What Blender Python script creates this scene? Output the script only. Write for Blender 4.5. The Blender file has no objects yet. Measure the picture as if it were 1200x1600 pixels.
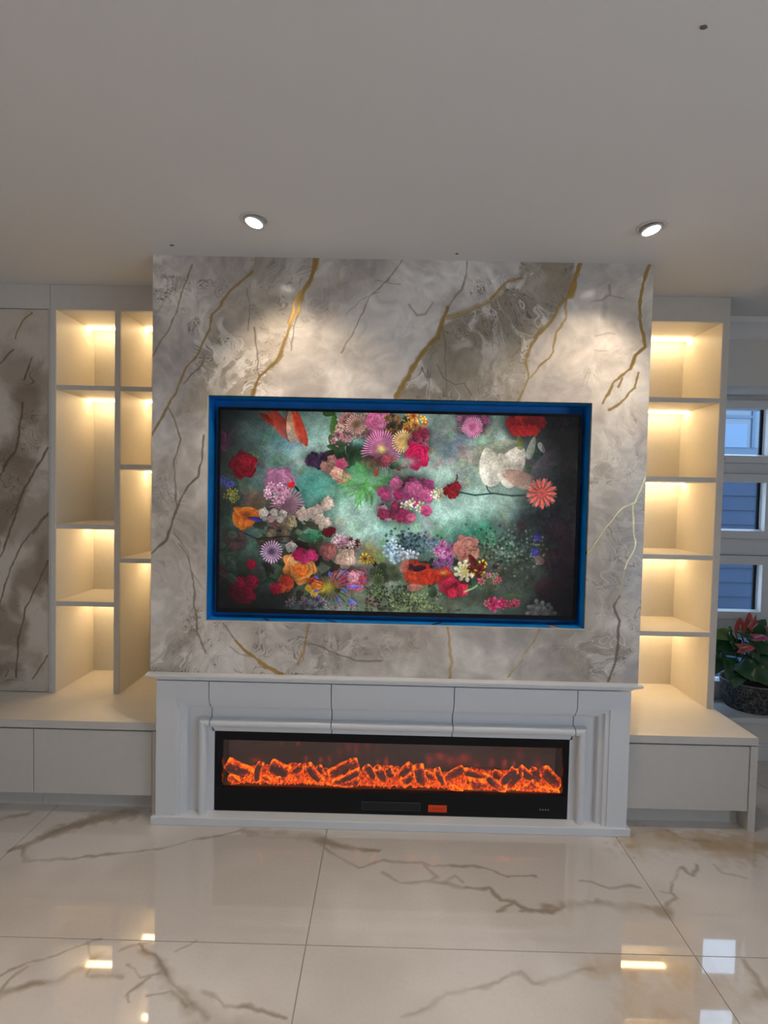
import bpy, bmesh, math, random
import numpy as np
from mathutils import Vector, Matrix

# ------------------------------------------------------------------ camera
S = bpy.context.scene
COL = S.collection
CAM = Vector((1.0000, -2.2892, 1.4324)); YAW, PITCH, ROLL, FPX = -0.0075, -0.0348, 0.0218, 850.0
_cy, _sy, _cp, _sp, _cr, _sr = math.cos(YAW), math.sin(YAW), math.cos(PITCH), math.sin(PITCH), math.cos(ROLL), math.sin(ROLL)
FWD = Vector((_sy * _cp, _cy * _cp, _sp)); _R0 = Vector((_cy, -_sy, 0)); _U0 = _R0.cross(FWD)
RGT = _R0 * _cr + _U0 * _sr; UPV = _U0 * _cr - _R0 * _sr
cam_data = bpy.data.cameras.new('camera'); cam = bpy.data.objects.new('camera', cam_data); COL.objects.link(cam)
cam_data.sensor_fit = 'HORIZONTAL'; cam_data.sensor_width = 36; cam_data.lens = FPX / 1200 * 36; cam_data.clip_start = .02
m = Matrix.Identity(4)
for i in range(3):
    m[i][0] = RGT[i]; m[i][1] = UPV[i]; m[i][2] = -FWD[i]; m[i][3] = CAM[i]
cam.matrix_world = m; S.camera = cam
S.view_settings.view_transform = 'Standard'; S.view_settings.look = 'None'
S.view_settings.exposure = 0.0; S.view_settings.gamma = 1; S.view_settings.use_curve_mapping = False

# ------------------------------------------------------------------ sky and daylight
W = bpy.data.worlds.new('sky'); S.world = W; W.use_nodes = True
nt = W.node_tree; nt.nodes.clear()
tc = nt.nodes.new('ShaderNodeTexCoord'); sp = nt.nodes.new('ShaderNodeSeparateXYZ'); cr = nt.nodes.new('ShaderNodeValToRGB')
nz = nt.nodes.new('ShaderNodeTexNoise'); nz.inputs['Scale'].default_value = 3.0
mx = nt.nodes.new('ShaderNodeMixRGB'); bg = nt.nodes.new('ShaderNodeBackground'); wo = nt.nodes.new('ShaderNodeOutputWorld')
cr.color_ramp.elements[0].color = (.52, .75, 1, 1); cr.color_ramp.elements[1].color = (.34, .60, 1, 1)
mx.inputs[0].default_value = .25; mx.inputs[2].default_value = (.8, .9, 1, 1)
nt.links.new(tc.outputs['Generated'], sp.inputs[0]); nt.links.new(sp.outputs[2], cr.inputs[0]); nt.links.new(tc.outputs['Generated'], nz.inputs[0])
nt.links.new(cr.outputs[0], mx.inputs[1]); nt.links.new(nz.outputs[0], mx.inputs[0]); nt.links.new(mx.outputs[0], bg.inputs[0]); nt.links.new(bg.outputs[0], wo.inputs[0])
bg.inputs[1].default_value = 4.0


def portal(name, loc, rot, sx, sy):
    l = bpy.data.lights.new(name, 'AREA'); l.shape = 'RECTANGLE'; l.size = sx; l.size_y = sy
    l.cycles.is_portal = True
    o = bpy.data.objects.new(name, l); o.location = loc; o.rotation_euler = rot; COL.objects.link(o)


RX0, RX1, RY0, RYB, H = -2.0, 3.75, -5.0, 0.70, 2.40
portal('window_portal', (3.0, 1.08, 1.15), (math.radians(-90), 0, 0), .75, 1.8)
portal('side_window_portal', (RX1 + .12, -3.1, 1.15), (0, math.radians(90), 0), 1.9, 2.2)

# ------------------------------------------------------------------ helpers


def px(u, v, ax, val):
    d = FWD + RGT * ((u - 600) / FPX) - UPV * ((v - 800) / FPX)
    return CAM + d * ((val - CAM[ax]) / d[ax])


def srgb(r, g, b):
    f = lambda c: (c / 255 / 12.92) if c / 255 <= .04045 else ((c / 255 + .055) / 1.055) ** 2.4
    return (f(r), f(g), f(b))


def box(bm, x0, x1, y0, y1, z0, z1, bev=0.0):
    b = bmesh.new() if bev else bm
    v = [b.verts.new((x, y, z)) for x in (x0, x1) for y in (y0, y1) for z in (z0, z1)]
    for f in ((0, 1, 3, 2), (4, 6, 7, 5), (0, 4, 5, 1), (2, 3, 7, 6), (0, 2, 6, 4), (1, 5, 7, 3)):
        b.faces.new([v[i] for i in f])
    if bev:
        bmesh.ops.bevel(b, geom=b.edges[:], offset=bev, segments=2, affect='EDGES', profile=.5)
        me = bpy.data.meshes.new('t'); b.to_mesh(me); b.free(); bm.from_mesh(me); bpy.data.meshes.remove(me)


def tube(bm, pts, rad, n=10, cap=True):
    pts = [Vector(p) for p in pts]
    rings = []
    for i, p in enumerate(pts):
        d = (pts[min(i + 1, len(pts) - 1)] - pts[max(i - 1, 0)]).normalized()
        a = d.cross(Vector((0, 0, 1)) if abs(d.z) < .9 else Vector((1, 0, 0))).normalized(); b = d.cross(a)
        r = rad[i] if isinstance(rad, (list, tuple)) else rad
        rings.append([bm.verts.new(p + (a * math.cos(t) + b * math.sin(t)) * r) for t in [2 * math.pi * k / n for k in range(n)]])
    for A, B in zip(rings, rings[1:]):
        for k in range(n):
            bm.faces.new((A[k], A[(k + 1) % n], B[(k + 1) % n], B[k]))
    if cap:
        bm.faces.new(rings[0][::-1]); bm.faces.new(rings[-1])


def lathe(bm, prof, n=32, M=None):
    rings = []
    for r, z in prof:
        vs = [Vector((r * math.cos(2 * math.pi * k / n), r * math.sin(2 * math.pi * k / n), z)) for k in range(n)]
        rings.append([bm.verts.new(M @ v if M else v) for v in vs])
    for A, B in zip(rings, rings[1:]):
        for k in range(n):
            bm.faces.new((A[k], A[(k + 1) % n], B[(k + 1) % n], B[k]))
    return rings


def obj(name, bm, mat, parent=None, smooth=False, **props):
    me = bpy.data.meshes.new(name)
    if isinstance(bm, bmesh.types.BMesh):
        bmesh.ops.recalc_face_normals(bm, faces=bm.faces[:])
        bm.to_mesh(me); bm.free()
    else:
        me = bm
    if mat is not None and not me.materials: me.materials.append(mat)
    if smooth:
        for p in me.polygons: p.use_smooth = True
    o = bpy.data.objects.new(name, me); COL.objects.link(o)
    if parent is not None:
        o.parent = parent
        o.matrix_parent_inverse = Matrix.Translation(-parent.location)
    for k, v in props.items(): o[k] = v
    return o


def bx(name, mat, dims, parent=None, bev=0.0, **props):
    bm = bmesh.new(); box(bm, *dims, bev=bev)
    return obj(name, bm, mat, parent, **props)


def thing(name, label, cat, loc=(0, 0, 0), group=None):
    o = bpy.data.objects.new(name, None); COL.objects.link(o); o.location = loc; o.empty_display_size = .05
    o['label'] = label; o['category'] = cat
    if group: o['group'] = group
    return o


def struct(name, loc=(0, 0, 0)):
    o = bpy.data.objects.new(name, None); COL.objects.link(o); o.location = loc; o['kind'] = 'structure'; return o


def mat(name, col, rough=.5, spec=.5, metal=0.0, emit=None, es=0.0, bump=0.0, bscale=40, var=0.0, vscale=3, coat=0.0):
    m = bpy.data.materials.new(name); m.use_nodes = True; t = m.node_tree; b = t.nodes['Principled BSDF']
    b.inputs['Base Color'].default_value = (*col, 1); b.inputs['Roughness'].default_value = rough
    b.inputs['Specular IOR Level'].default_value = spec; b.inputs['Metallic'].default_value = metal
    b.inputs['Coat Weight'].default_value = coat; b.inputs['Coat Roughness'].default_value = .05
    if emit: b.inputs['Emission Color'].default_value = (*emit, 1); b.inputs['Emission Strength'].default_value = es
    g = t.nodes.new('ShaderNodeNewGeometry')
    if var:
        n = t.nodes.new('ShaderNodeTexNoise'); n.inputs['Scale'].default_value = vscale; n.inputs['Detail'].default_value = 5
        r = t.nodes.new('ShaderNodeValToRGB'); r.color_ramp.elements[0].position = .3; r.color_ramp.elements[1].position = .7
        r.color_ramp.elements[0].color = (*[c * (1 - var) for c in col], 1); r.color_ramp.elements[1].color = (*[min(1, c * (1 + var)) for c in col], 1)
        t.links.new(g.outputs['Position'], n.inputs['Vector']); t.links.new(n.outputs['Fac'], r.inputs[0]); t.links.new(r.outputs[0], b.inputs['Base Color'])
    if bump:
        n = t.nodes.new('ShaderNodeTexNoise'); n.inputs['Scale'].default_value = bscale; n.inputs['Detail'].default_value = 4
        u = t.nodes.new('ShaderNodeBump'); u.inputs['Strength'].default_value = bump; u.inputs['Distance'].default_value = .002
        t.links.new(g.outputs['Position'], n.inputs['Vector']); t.links.new(n.outputs['Fac'], u.inputs['Height']); t.links.new(u.outputs[0], b.inputs['Normal'])
    return m


# ------------------------------------------------------------------ painting of the flat prints and stone veins (computed, no files)
RS = np.random.RandomState(7)
_T = [RS.rand(256, 256).astype(np.float32) for _ in range(16)]


def vn(x, y, s=0):
    T = _T[s % 16]; xi = np.floor(x).astype(np.int32); yi = np.floor(y).astype(np.int32)
    fx = (x - xi).astype(np.float32); fy = (y - yi).astype(np.float32); fx = fx * fx * (3 - 2 * fx); fy = fy * fy * (3 - 2 * fy)
    a = T[yi & 255, xi & 255]; b = T[yi & 255, (xi + 1) & 255]; c = T[(yi + 1) & 255, xi & 255]; d = T[(yi + 1) & 255, (xi + 1) & 255]
    return a + (b - a) * fx + (c - a) * fy + (a - b - c + d) * fx * fy


def fbm(x, y, o=4, s=0):
    r = 0; a = .5; t = 0
    for i in range(o):
        r = r + a * vn(x * 2 ** i + 13.7 * i, y * 2 ** i + 7.1 * i, s + i); t += a; a *= .5
    return r / t


def sst(x, a, b):
    t = np.clip((x - a) / (b - a), 0, 1); return t * t * (3 - 2 * t)


class Plate:
    """a pixel field over a flat surface: u along U axis, v upward; metres to pixels"""
    def __init__(s, u0, u1, v0, v1, res):
        s.u0, s.v0, s.res = u0, v0, res; s.w = int((u1 - u0) / res); s.h = int((v1 - v0) / res); s.u1, s.v1 = u0 + s.w * res, v0 + s.h * res
        xs = u0 + (np.arange(s.w) + .5) * res; ys = v0 + (np.arange(s.h) + .5) * res
        s.X, s.Y = np.meshgrid(xs.astype(np.float32), ys.astype(np.float32))
        s.WX = s.X; s.WY = s.Y

    def warp(s, amp, freq, seed=3):
        s.WX = s.X + amp * (fbm(s.X * freq, s.Y * freq, 4, seed) - .5); s.WY = s.Y + amp * (fbm(s.X * freq + 50, s.Y * freq + 9, 4, seed + 4) - .5)

    def vein(s, mask, pts, w0, w1=None, soft=.5, amt=1.0):
        """mask = max(mask, soft line) along a polyline in metres with a width from w0 to w1"""
        w1 = w0 if w1 is None else w1; n = len(pts) - 1
        for i in range(n):
            (ax, ay), (bx_, by) = pts[i], pts[i + 1]; wa = w0 + (w1 - w0) * i / n; wb = w0 + (w1 - w0) * (i + 1) / n
            pad = max(wa, wb) * 1.6 + .03
            i0 = max(0, int((min(ax, bx_) - pad - s.u0) / s.res)); i1 = min(s.w, int((max(ax, bx_) + pad - s.u0) / s.res) + 1)
            j0 = max(0, int((min(ay, by) - pad - s.v0) / s.res)); j1 = min(s.h, int((max(ay, by) + pad - s.v0) / s.res) + 1)
            if i1 <= i0 or j1 <= j0: continue
            x = s.WX[j0:j1, i0:i1]; y = s.WY[j0:j1, i0:i1]; dx, dy = bx_ - ax, by - ay; L = dx * dx + dy * dy + 1e-9
            t = np.clip(((x - ax) * dx + (y - ay) * dy) / L, 0, 1); d = np.hypot(x - ax - t * dx, y - ay - t * dy); w = wa + (wb - wa) * t
            w = w * (.25 + 1.0 * vn(x * 45, y * 45, 5) + .75 * vn(x * 11, y * 11, 8))
            k = np.clip(1 - (d - w * (1 - soft) / 2) / (w * soft / 2 + s.res * .7), 0, 1) * amt
            mask[j0:j1, i0:i1] = np.maximum(mask[j0:j1, i0:i1], k)


def lerp(a, b, t):
    return a + (b - a) * t[..., None]


def make_image(name, rgb, alpha=None, colorspace='sRGB'):
    h, w = rgb.shape[:2]; im = bpy.data.images.new(name, w, h, alpha=True); im.colorspace_settings.name = colorspace
    im.alpha_mode = 'CHANNEL_PACKED'
    a = np.ones((h, w, 4), np.float32); a[..., :3] = np.clip(rgb, 0, 1)
    if alpha is not None: a[..., 3] = np.clip(alpha, 0, 1)
    im.pixels.foreach_set(a.ravel()); im.update(); im.pack(); return im


def plate_mat(name, plate, im, axes, rough, spec=.5, coat=0.0, emit=False, es=1.0, metal_from_alpha=True, bump=0.0):
    """surface material: the painted field laid on by world position (axes = which coordinates run along u and v)"""
    m = bpy.data.materials.new(name); m.use_nodes = True; t = m.node_tree; b = t.nodes['Principled BSDF']; L = t.links.new
    g = t.nodes.new('ShaderNodeNewGeometry'); s = t.nodes.new('ShaderNodeSeparateXYZ'); c = t.nodes.new('ShaderNodeCombineXYZ'); L(g.outputs['Position'], s.inputs[0])
    for k, (ax, o, e) in enumerate(((axes[0], plate.u0, plate.u1), (axes[1], plate.v0, plate.v1))):
        mr = t.nodes.new('ShaderNodeMapRange'); mr.clamp = False; mr.inputs[1].default_value = o; mr.inputs[2].default_value = e
        L(s.outputs[ax], mr.inputs[0]); L(mr.outputs[0], c.inputs[k])
    ti = t.nodes.new('ShaderNodeTexImage'); ti.image = im; ti.extension = 'EXTEND'; L(c.outputs[0], ti.inputs[0])
    b.inputs['Roughness'].default_value = rough; b.inputs['Specular IOR Level'].default_value = spec; b.inputs['Coat Weight'].default_value = coat
    if emit:
        b.inputs['Base Color'].default_value = (.01, .01, .01, 1); L(ti.outputs[0], b.inputs['Emission Color']); b.inputs['Emission Strength'].default_value = es
    else:
        n = t.nodes.new('ShaderNodeTexNoise'); n.inputs['Scale'].default_value = 90; n.inputs['Detail'].default_value = 3; L(g.outputs['Position'], n.inputs['Vector'])
        hm = t.nodes.new('ShaderNodeMapRange'); hm.inputs[3].default_value = .94; hm.inputs[4].default_value = 1.06; L(n.outputs[0], hm.inputs[0])
        mm = t.nodes.new('ShaderNodeVectorMath'); mm.operation = 'SCALE'; L(ti.outputs[0], mm.inputs[0]); L(hm.outputs[0], mm.inputs['Scale']); L(mm.outputs[0], b.inputs['Base Color'])
        if metal_from_alpha:
            L(ti.outputs[1], b.inputs['Metallic'])
            mr = t.nodes.new('ShaderNodeMapRange'); mr.inputs[3].default_value = rough; mr.inputs[4].default_value = .32; L(ti.outputs[1], mr.inputs[0]); L(mr.outputs[0], b.inputs['Roughness'])
    return m


def P(plane, *uv):
    """list of photo points on a surface -> that surface's own two coordinates in metres"""
    ax, val, (i, j) = plane; out = []
    for u, v in uv:
        q = px(u, v, ax, val); out.append((q[i], q[j]))
    return out


def crop(ox, oy, sc, pts): return [(ox + x / sc, oy + y / sc) for x, y in pts]


WALL = (1, 0.0, (0, 2)); FLOORP = (2, 0.0, (0, 1)); DOORP = (1, 0.35, (0, 2))


def C(r, g, b): return np.array([r, g, b], np.float32) / 255


# --- marble of the chimney breast
MB = Plate(0, 2.08, .64, 2.40, .0019)
MB.warp(.016, 18)
X, Y = MB.X, MB.Y
wx = X + .30 * (fbm(X * 2.4, Y * 2.4, 4, 1) - .5) + .12 * (fbm(X * 7, Y * 7, 3, 6) - .5); wy = Y + .30 * (fbm(X * 2.4 + 31, Y * 2.4, 4, 2) - .5) + .12 * (fbm(X * 7, Y * 7 + 40, 3, 8) - .5)
cloud = fbm(wx * 4 + wy * 2, wy * 4, 5, 3)
img = lerp(np.broadcast_to(C(190, 181, 174), X.shape + (3,)), C(222, 214, 206), sst(cloud, .38, .62))
grey = fbm(wx * 3 + 9, wy * 3 + 4, 4, 9)
img = lerp(img, C(172, 163, 157), .6 * sst(grey, .50, .66))


def poly_mask(pl, pts, soft, wob=.05, seed=2):
    """soft inside-mask of a polygon in metres with a wandering edge"""
    x = pl.X + wob * (fbm(pl.X * 6, pl.Y * 6, 4, seed) - .5) * 2; y = pl.Y + wob * (fbm(pl.X * 6 + 20, pl.Y * 6, 4, seed + 3) - .5) * 2
    ins = np.zeros(x.shape, bool); dm = np.full(x.shape, 9, np.float32); n = len(pts)
    for i in range(n):
        (ax, ay), (b0, b1) = pts[i], pts[(i + 1) % n]
        ins ^= ((ay > y) != (b1 > y)) & (x < (b0 - ax) * (y - ay) / ((b1 - ay) + 1e-9) + ax)
        dx, dy = b0 - ax, b1 - ay; t = np.clip(((x - ax) * dx + (y - ay) * dy) / (dx * dx + dy * dy), 0, 1)
        dm = np.minimum(dm, np.hypot(x - ax - t * dx, y - ay - t * dy))
    sd = np.where(ins, dm, -dm); return sst(sd, -soft, soft)


tan = np.zeros(X.shape, np.float32)
c5 = lambda *p: crop(230, 390, 2.927, p)
c6 = lambda *p: crop(620, 390, 2.927, p)
for poly, a, so in ((c5((500, 0), (775, 0), (745, 140), (690, 250), (640, 400), (590, 520), (470, 700), (120, 760), (240, 500), (300, 320), (400, 190)), .75, .015),
                    (c6((580, 0), (835, 0), (790, 210), (690, 340), (610, 450), (560, 720), (0, 720), (0, 670), (110, 480), (200, 340), (430, 240), (560, 140)), 1.0, .010),
                    (crop(0, 0, 1, [(238, 700), (300, 690), (322, 760), (322, 960), (300, 1060), (238, 1060)]), .35, .06),
                    (crop(0, 0, 1, [(930, 800), (990, 790), (985, 870), (960, 960), (925, 990)]), .5, .03),
                    (crop(0, 0, 1, [(860, 985), (925, 985), (985, 1000), (950, 1062), (900, 1060), (850, 1010)]), .7, .03),
                    (crop(0, 0, 1, [(500, 985), (700, 985), (700, 1050), (600, 1040), (520, 1020)]), .45, .03)):
    tan = np.maximum(tan, a * poly_mask(MB, P(WALL, *poly), so, .02 if so < .02 else .05))
img = lerp(img, C(154, 142, 124), tan * (.65 + .35 * sst(cloud, .3, .6)))
# marbled swirls: thin light and dark contour lines of a strongly warped field, strongest in the tan patches
f = fbm(wx * 5 + 3, wy * 5, 3, 11); ff = fbm(wx * 9, wy * 9 + 5, 3, 4)
zone = sst(fbm(X * 3.1, Y * 3.1, 3, 12), .46, .66); zone = np.clip(zone * .95 + tan * 1.3 * sst(fbm(X * 5, Y * 5, 3, 13), .40, .60), 0, 1)
def iso(fd, c, w): return 1 - sst(np.abs(fd - c), w * .25, w)


f2 = fbm(wx * 11 + 5, wy * 9, 4, 1); f3 = fbm(wx * 16, wy * 13 + 8, 4, 6); brk = sst(fbm(X * 17, Y * 17, 3, 5), .44, .60)
img = lerp(img, C(150, 140, 128), .45 * zone * sst(f2, .52, .64))
img = lerp(img, C(224, 217, 208), .75 * zone * sst(f3, .53, .66))
for c_, w_ in ((.44, .012), (.52, .010), (.58, .012)): img = lerp(img, C(104, 92, 78), .8 * zone * iso(f2, c_, w_) * brk)
for c_, w_ in ((.47, .010), (.56, .010)): img = lerp(img, C(96, 84, 72), .75 * sst(zone, .35, .8) * iso(f3, c_, w_) * brk)
for c_, w_ in ((.49, .012), (.60, .014)): img = lerp(img, C(232, 226, 216), .8 * zone * iso(ff, c_, w_))
for c_, w_ in ((.41, .008), (.50, .007), (.62, .009)): img = lerp(img, C(92, 80, 66), .7 * tan * iso(f3, c_, w_) * sst(fbm(X * 7, Y * 7, 3, 9), .42, .55))
ov = fbm(X * 1.7 + 3, Y * 1.7, 4, 14); img = lerp(img, C(186, 176, 164), .45 * sst(ov, .45, .65))
cv = fbm(X * 5.5 + .5 * fbm(X * 9, Y * 9, 3, 2), Y * 5.5, 5, 10)
img = lerp(img, C(152, 145, 141), .42 * (1 - .6 * tan) * sst(cv, .50, .68)); img = lerp(img, C(232, 226, 219), .45 * (1 - .75 * tan) * sst(1 - cv, .52, .68))
img = img * (1 + .09 * (fbm(wx * 30, wy * 30, 3, 2)[..., None] - .5) * 2)
gold = np.zeros(X.shape, np.float32); dark = np.zeros(X.shape, np.float32); gleam = np.zeros(X.shape, np.float32)
mm = .00275   # one photo pixel on this wall, in metres


def V(mask, pts, w0, w1=None, amt=1.0, soft=.5): MB.vein(mask, P(WALL, *pts), w0 * mm, (w1 or w0) * mm, soft, amt)


c8 = lambda *p: crop(620, 850, 2.927, p)
c7 = lambda *p: crop(230, 850, 2.927, p)
V(gold, c5((480, 100), (380, 190), (350, 240), (295, 300), (285, 370), (235, 480), (175, 540), (155, 600), (90, 730), (22, 850)), 4, 4, .6)
V(dark, c5((480, 100), (380, 190), (350, 240), (295, 300), (285, 370), (235, 480), (175, 540), (155, 600), (90, 730), (22, 850)), 1.8, 2.2, .7)
V(dark, c5((265, 490), (245, 530), (170, 610)), 2, 2, .8)
V(gold, c5((775, 30), (765, 90), (745, 140), (715, 185), (690, 280)), 9, 6, 1, .6); V(gold, c5((700, 200), (670, 250), (665, 300), (650, 340)), 5, 4, 1)
V(gold, c5((690, 280), (655, 350), (625, 440), (590, 510), (520, 580), (480, 670)), 3.5, 5.5, .85); V(dark, c5((655, 350), (628, 440), (595, 510), (525, 580)), 3, 6, .7)
V(dark, c5((490, 360), (500, 450), (515, 580)), 2.4, 2.4, .8); V(dark, c5((690, 285), (670, 360), (660, 460)), 1.8, 1.8, .7); V(dark, c5((620, 480), (600, 510), (570, 540)), 1.5)
V(dark, c5((205, 70), (165, 180), (135, 280), (90, 380), (30, 470), (0, 520)), 1.8, 2.2, .55); V(gold, c5((205, 70), (165, 180), (135, 280), (90, 380), (30, 470), (0, 520)), 2.4, 2.4, .3)
V(dark, c5((95, 120), (90, 200), (60, 270), (25, 320)), 5, 2, .3, .9)
V(dark, c5((1165, 50), (1095, 140), (1020, 210), (985, 290), (935, 390), (890, 470)), 2, 2, .6); V(dark, c5((1060, 190), (980, 230), (905, 300)), 1.5, 1.2, .5); V(dark, c5((1040, 140), (1160, 155)), 1.2, 1, .4)
V(dark, c5((455, 180), (470, 250), (462, 370)), 1.6, 1.6, .6)
V(dark, c6((320, 50), (318, 120), (300, 180), (230, 260), (210, 330), (185, 400)), 2.5, 3, .6); V(gold, c6((230, 260), (210, 330), (185, 400), (110, 480), (60, 570), (-5, 670)), 4.5, 9, .9, .6)
V(dark, c6((200, 330), (180, 400), (105, 480), (60, 560)), 1.5, 2, .7)
V(gold, c6((575, 125), (510, 150), (430, 235), (330, 280), (225, 310)), 6, 9, .6, .9); V(gold, c6((560, 130), (500, 150), (430, 225)), 2, 3, 1); V(dark, c6((430, 240), (330, 290), (230, 322)), 2, 1.5, .5)
V(gold, c6((835, 65), (815, 130), (790, 210)), 6, 8, 1, .6); V(gold, c6((785, 215), (740, 260), (700, 330), (640, 390), (610, 440), (590, 520), (600, 590), (555, 690)), 5, 4, .7, .7)
V(dark, c6((735, 270), (690, 350), (640, 395), (610, 450)), 1.5, 2, .7)
V(gold, c6((775, 220), (775, 310), (725, 380), (715, 470), (650, 540), (605, 590)), 3, 3, .6); V(dark, c6((775, 310), (725, 380), (715, 470), (650, 540)), 1.5, 1.5, .6)
V(gold, c6((1150, 70), (1125, 150), (1110, 250), (1115, 350), (1135, 440), (1090, 480), (1070, 540)), 4.5, 4, 1); V(dark, c6((1120, 170), (1108, 250), (1113, 340), (1130, 420)), 2, 2.5, .7)
V(gold, c6((1070, 540), (990, 610), (970, 650), (945, 705)), 3, 3, .9); V(gold, c6((1105, 560), (1090, 630), (1040, 680), (970, 735)), 2.2, 3, .9); V(gold, c6((1030, 590), (1010, 630)), 2)
V(dark, c6((215, 370), (222, 480), (228, 670)), 1.5, 1.5, .5); V(dark, c6((185, 520), (215, 590), (270, 620), (310, 610), (335, 670)), 2, 2, .6)
V(dark, c6((60, 250), (90, 300), (130, 295), (160, 245)), 4, 2, .5, .8); V(dark, c6((970, 165), (978, 210), (940, 232), (890, 235)), 5, 1.5, .45, .8); V(dark, c6((980, 215), (1040, 232)), 3, 2, .35)
V(dark, c6((910, 400), (950, 385), (1000, 382)), 1.4, 1.4, .4); V(dark, c6((900, 462), (960, 462)), 3, 2, .3, .9)
for q in ([(1011, 741), (1000, 767), (993, 785)], [(993, 785), (974, 793), (960, 808), (943, 830), (923, 858), (918, 866)], [(989, 790), (989, 800), (990, 826), (994, 845), (988, 863), (975, 888)]):
    V(gold, q, 2.6, 2.8, 1); V(gleam, q, 1.6, 1.8, .8)
V(gold, [(975, 888), (970, 910), (968, 932)], 3, 3, .5); V(dark, [(968, 932), (958, 947), (969, 972), (965, 999), (963, 1032), (950, 1066)], 3, 3.4, .95)
V(dark, c7((145, 0), (185, 60), (210, 160), (218, 280), (230, 400), (265, 500)), 1.6, 3, .7); V(dark, [(273, 834), (293, 862), (300, 905)], 1.6, 1.6, .6); V(dark, c7((205, 130), (260, 215)), 1, 1, .5)
V(dark, [(320, 680), (309, 745), (285, 775), (275, 794), (268, 820), (259, 844), (236, 866)], 2.4, 4, .95)
V(dark, [(263, 635), (271, 654), (282, 686), (271, 724), (274, 770), (275, 794)], 1.8, 2.4, .75)
V(dark, c7((345, 360), (400, 440), (470, 510)), 2, 3, .7); V(gold, c7((400, 440), (470, 510), (540, 560), (620, 598)), 3, 7, .9); V(dark, c7((375, 470), (420, 500), (480, 520)), 1.5, 1.5, .5)
V(gold, c7((740, 365), (725, 440), (710, 500), (690, 550)), 4, 2.5, .6); V(dark, c7((748, 365), (730, 410), (715, 500)), 1.4, 1.2, .6); V(dark, c7((725, 455), (800, 475), (880, 510), (960, 535), (1080, 535)), 2, 2, .65)
V(gold, c8((235, 375), (240, 460), (250, 540), (240, 630)), 4.5, 3.5, .6); V(gold, c8((655, 390), (610, 470), (570, 530), (510, 610)), 4.5, 3, .45)
img = lerp(img, C(112, 98, 80), np.clip(dark, 0, 1) * .85)
img = lerp(img, C(178, 143, 78), gold * .95)
img = lerp(img, C(226, 214, 180), gleam * .9)  # light gleaming off the right-hand gold veins, painted into the colour
M_MARBLE = plate_mat('cream_marble_with_gold_veins', MB, make_image('marble_field', img, np.clip(gold, 0, 1) * .75), (0, 2), .16, .5)

# --- brown marble of the cabinet door
MD = Plate(-1.5, -.6, .38, 2.32, .0028); MD.warp(.016, 18)
X, Y = MD.X, MD.Y
wx = X + .25 * (fbm(X * 3, Y * 3, 4, 5) - .5); wy = Y + .25 * (fbm(X * 3 + 31, Y * 3, 4, 6) - .5)
cl = fbm(wx * 5, wy * 5, 5, 8)
img = lerp(np.broadcast_to(C(166, 153, 138), X.shape + (3,)), C(204, 193, 180), sst(cl, .35, .62))
band = np.maximum(poly_mask(MD, P(DOORP, (75, 560), (60, 640), (72, 700), (0, 850), (-120, 900), (-80, 760), (10, 700), (20, 620)), .03, .06), poly_mask(MD, P(DOORP, (75, 850), (75, 905), (45, 960), (28, 1060), (-60, 1090), (-60, 990), (10, 950), (40, 880)), .03, .06))
img = lerp(img, C(120, 101, 82), band * (.22 + .42 * sst(fbm(wx * 8, wy * 8, 3, 2), .35, .6)))
f = fbm(wx * 9, wy * 9, 3, 10); img = lerp(img, C(90, 76, 62), .7 * sst(np.abs((f * 12) % 1 - .5) * 2, .8, 1) * np.clip(band + .15, 0, 1) * sst(fbm(X * 12, Y * 12, 2, 3), .42, .6))
g = np.zeros(X.shape, np.float32); dk = np.zeros(X.shape, np.float32)
for q, w in (([(75, 700), (54, 735), (35, 770), (21, 810), (8, 850), (0, 869), (-40, 930)], 2.6), ([(20, 546), (0, 566), (-40, 610)], 2), ([(50, 560), (39, 592)], 1.5), ([(35, 630), (32, 662), (25, 702), (13, 718), (0, 742)], 3.5),
             ([(75, 802), (51, 834)], 1.6), ([(70, 806), (34, 850), (16, 887), (0, 940), (-30, 990)], 1.8), ([(74, 876), (62, 906), (41, 950), (28, 1000), (25, 1060)], 2.4), ([(73, 1025), (50, 1060)], 1.2)):
    MD.vein(dk, P(DOORP, *q), w * .0031, w * .0031, .5, .85)
MD.vein(g, P(DOORP, (50, 490), (40, 497), (30, 511), (24, 530)), .008, .003)
img = lerp(img, C(98, 80, 58), dk); img = lerp(img, C(180, 140, 70), g * .8)
M_DOOR = plate_mat('taupe_marble', MD, make_image('door_marble_field', img, g * .6), (0, 2), .2, .5)

# --- floor tiles
MF = Plate(-1.5, 3.2, -1.75, .72, .0032); MF.warp(.035, 13)
X, Y = MF.X, MF.Y
cl = fbm(X * 2.2 + .4 * fbm(X * 3, Y * 3, 3, 1), Y * 2.2, 4, 4)
img = lerp(np.broadcast_to(C(196, 187, 179), X.shape + (3,)), C(212, 204, 197), sst(cl, .35, .65))
v1 = np.zeros(X.shape, np.float32); v2 = np.zeros(X.shape, np.float32); v3 = np.zeros(X.shape, np.float32)
fl = lambda *p: crop(0, 1250, 2, p)
fr = lambda *p: crop(600, 1250, 2, p)


def FV(mask, pts, w0, w1=None, amt=1.0, soft=.6): MF.vein(mask, P(FLOORP, *pts), w0 * .0037 + .003, (w1 or w0) * .0037 + .003, .85, min(1, amt * 1.25))


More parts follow.
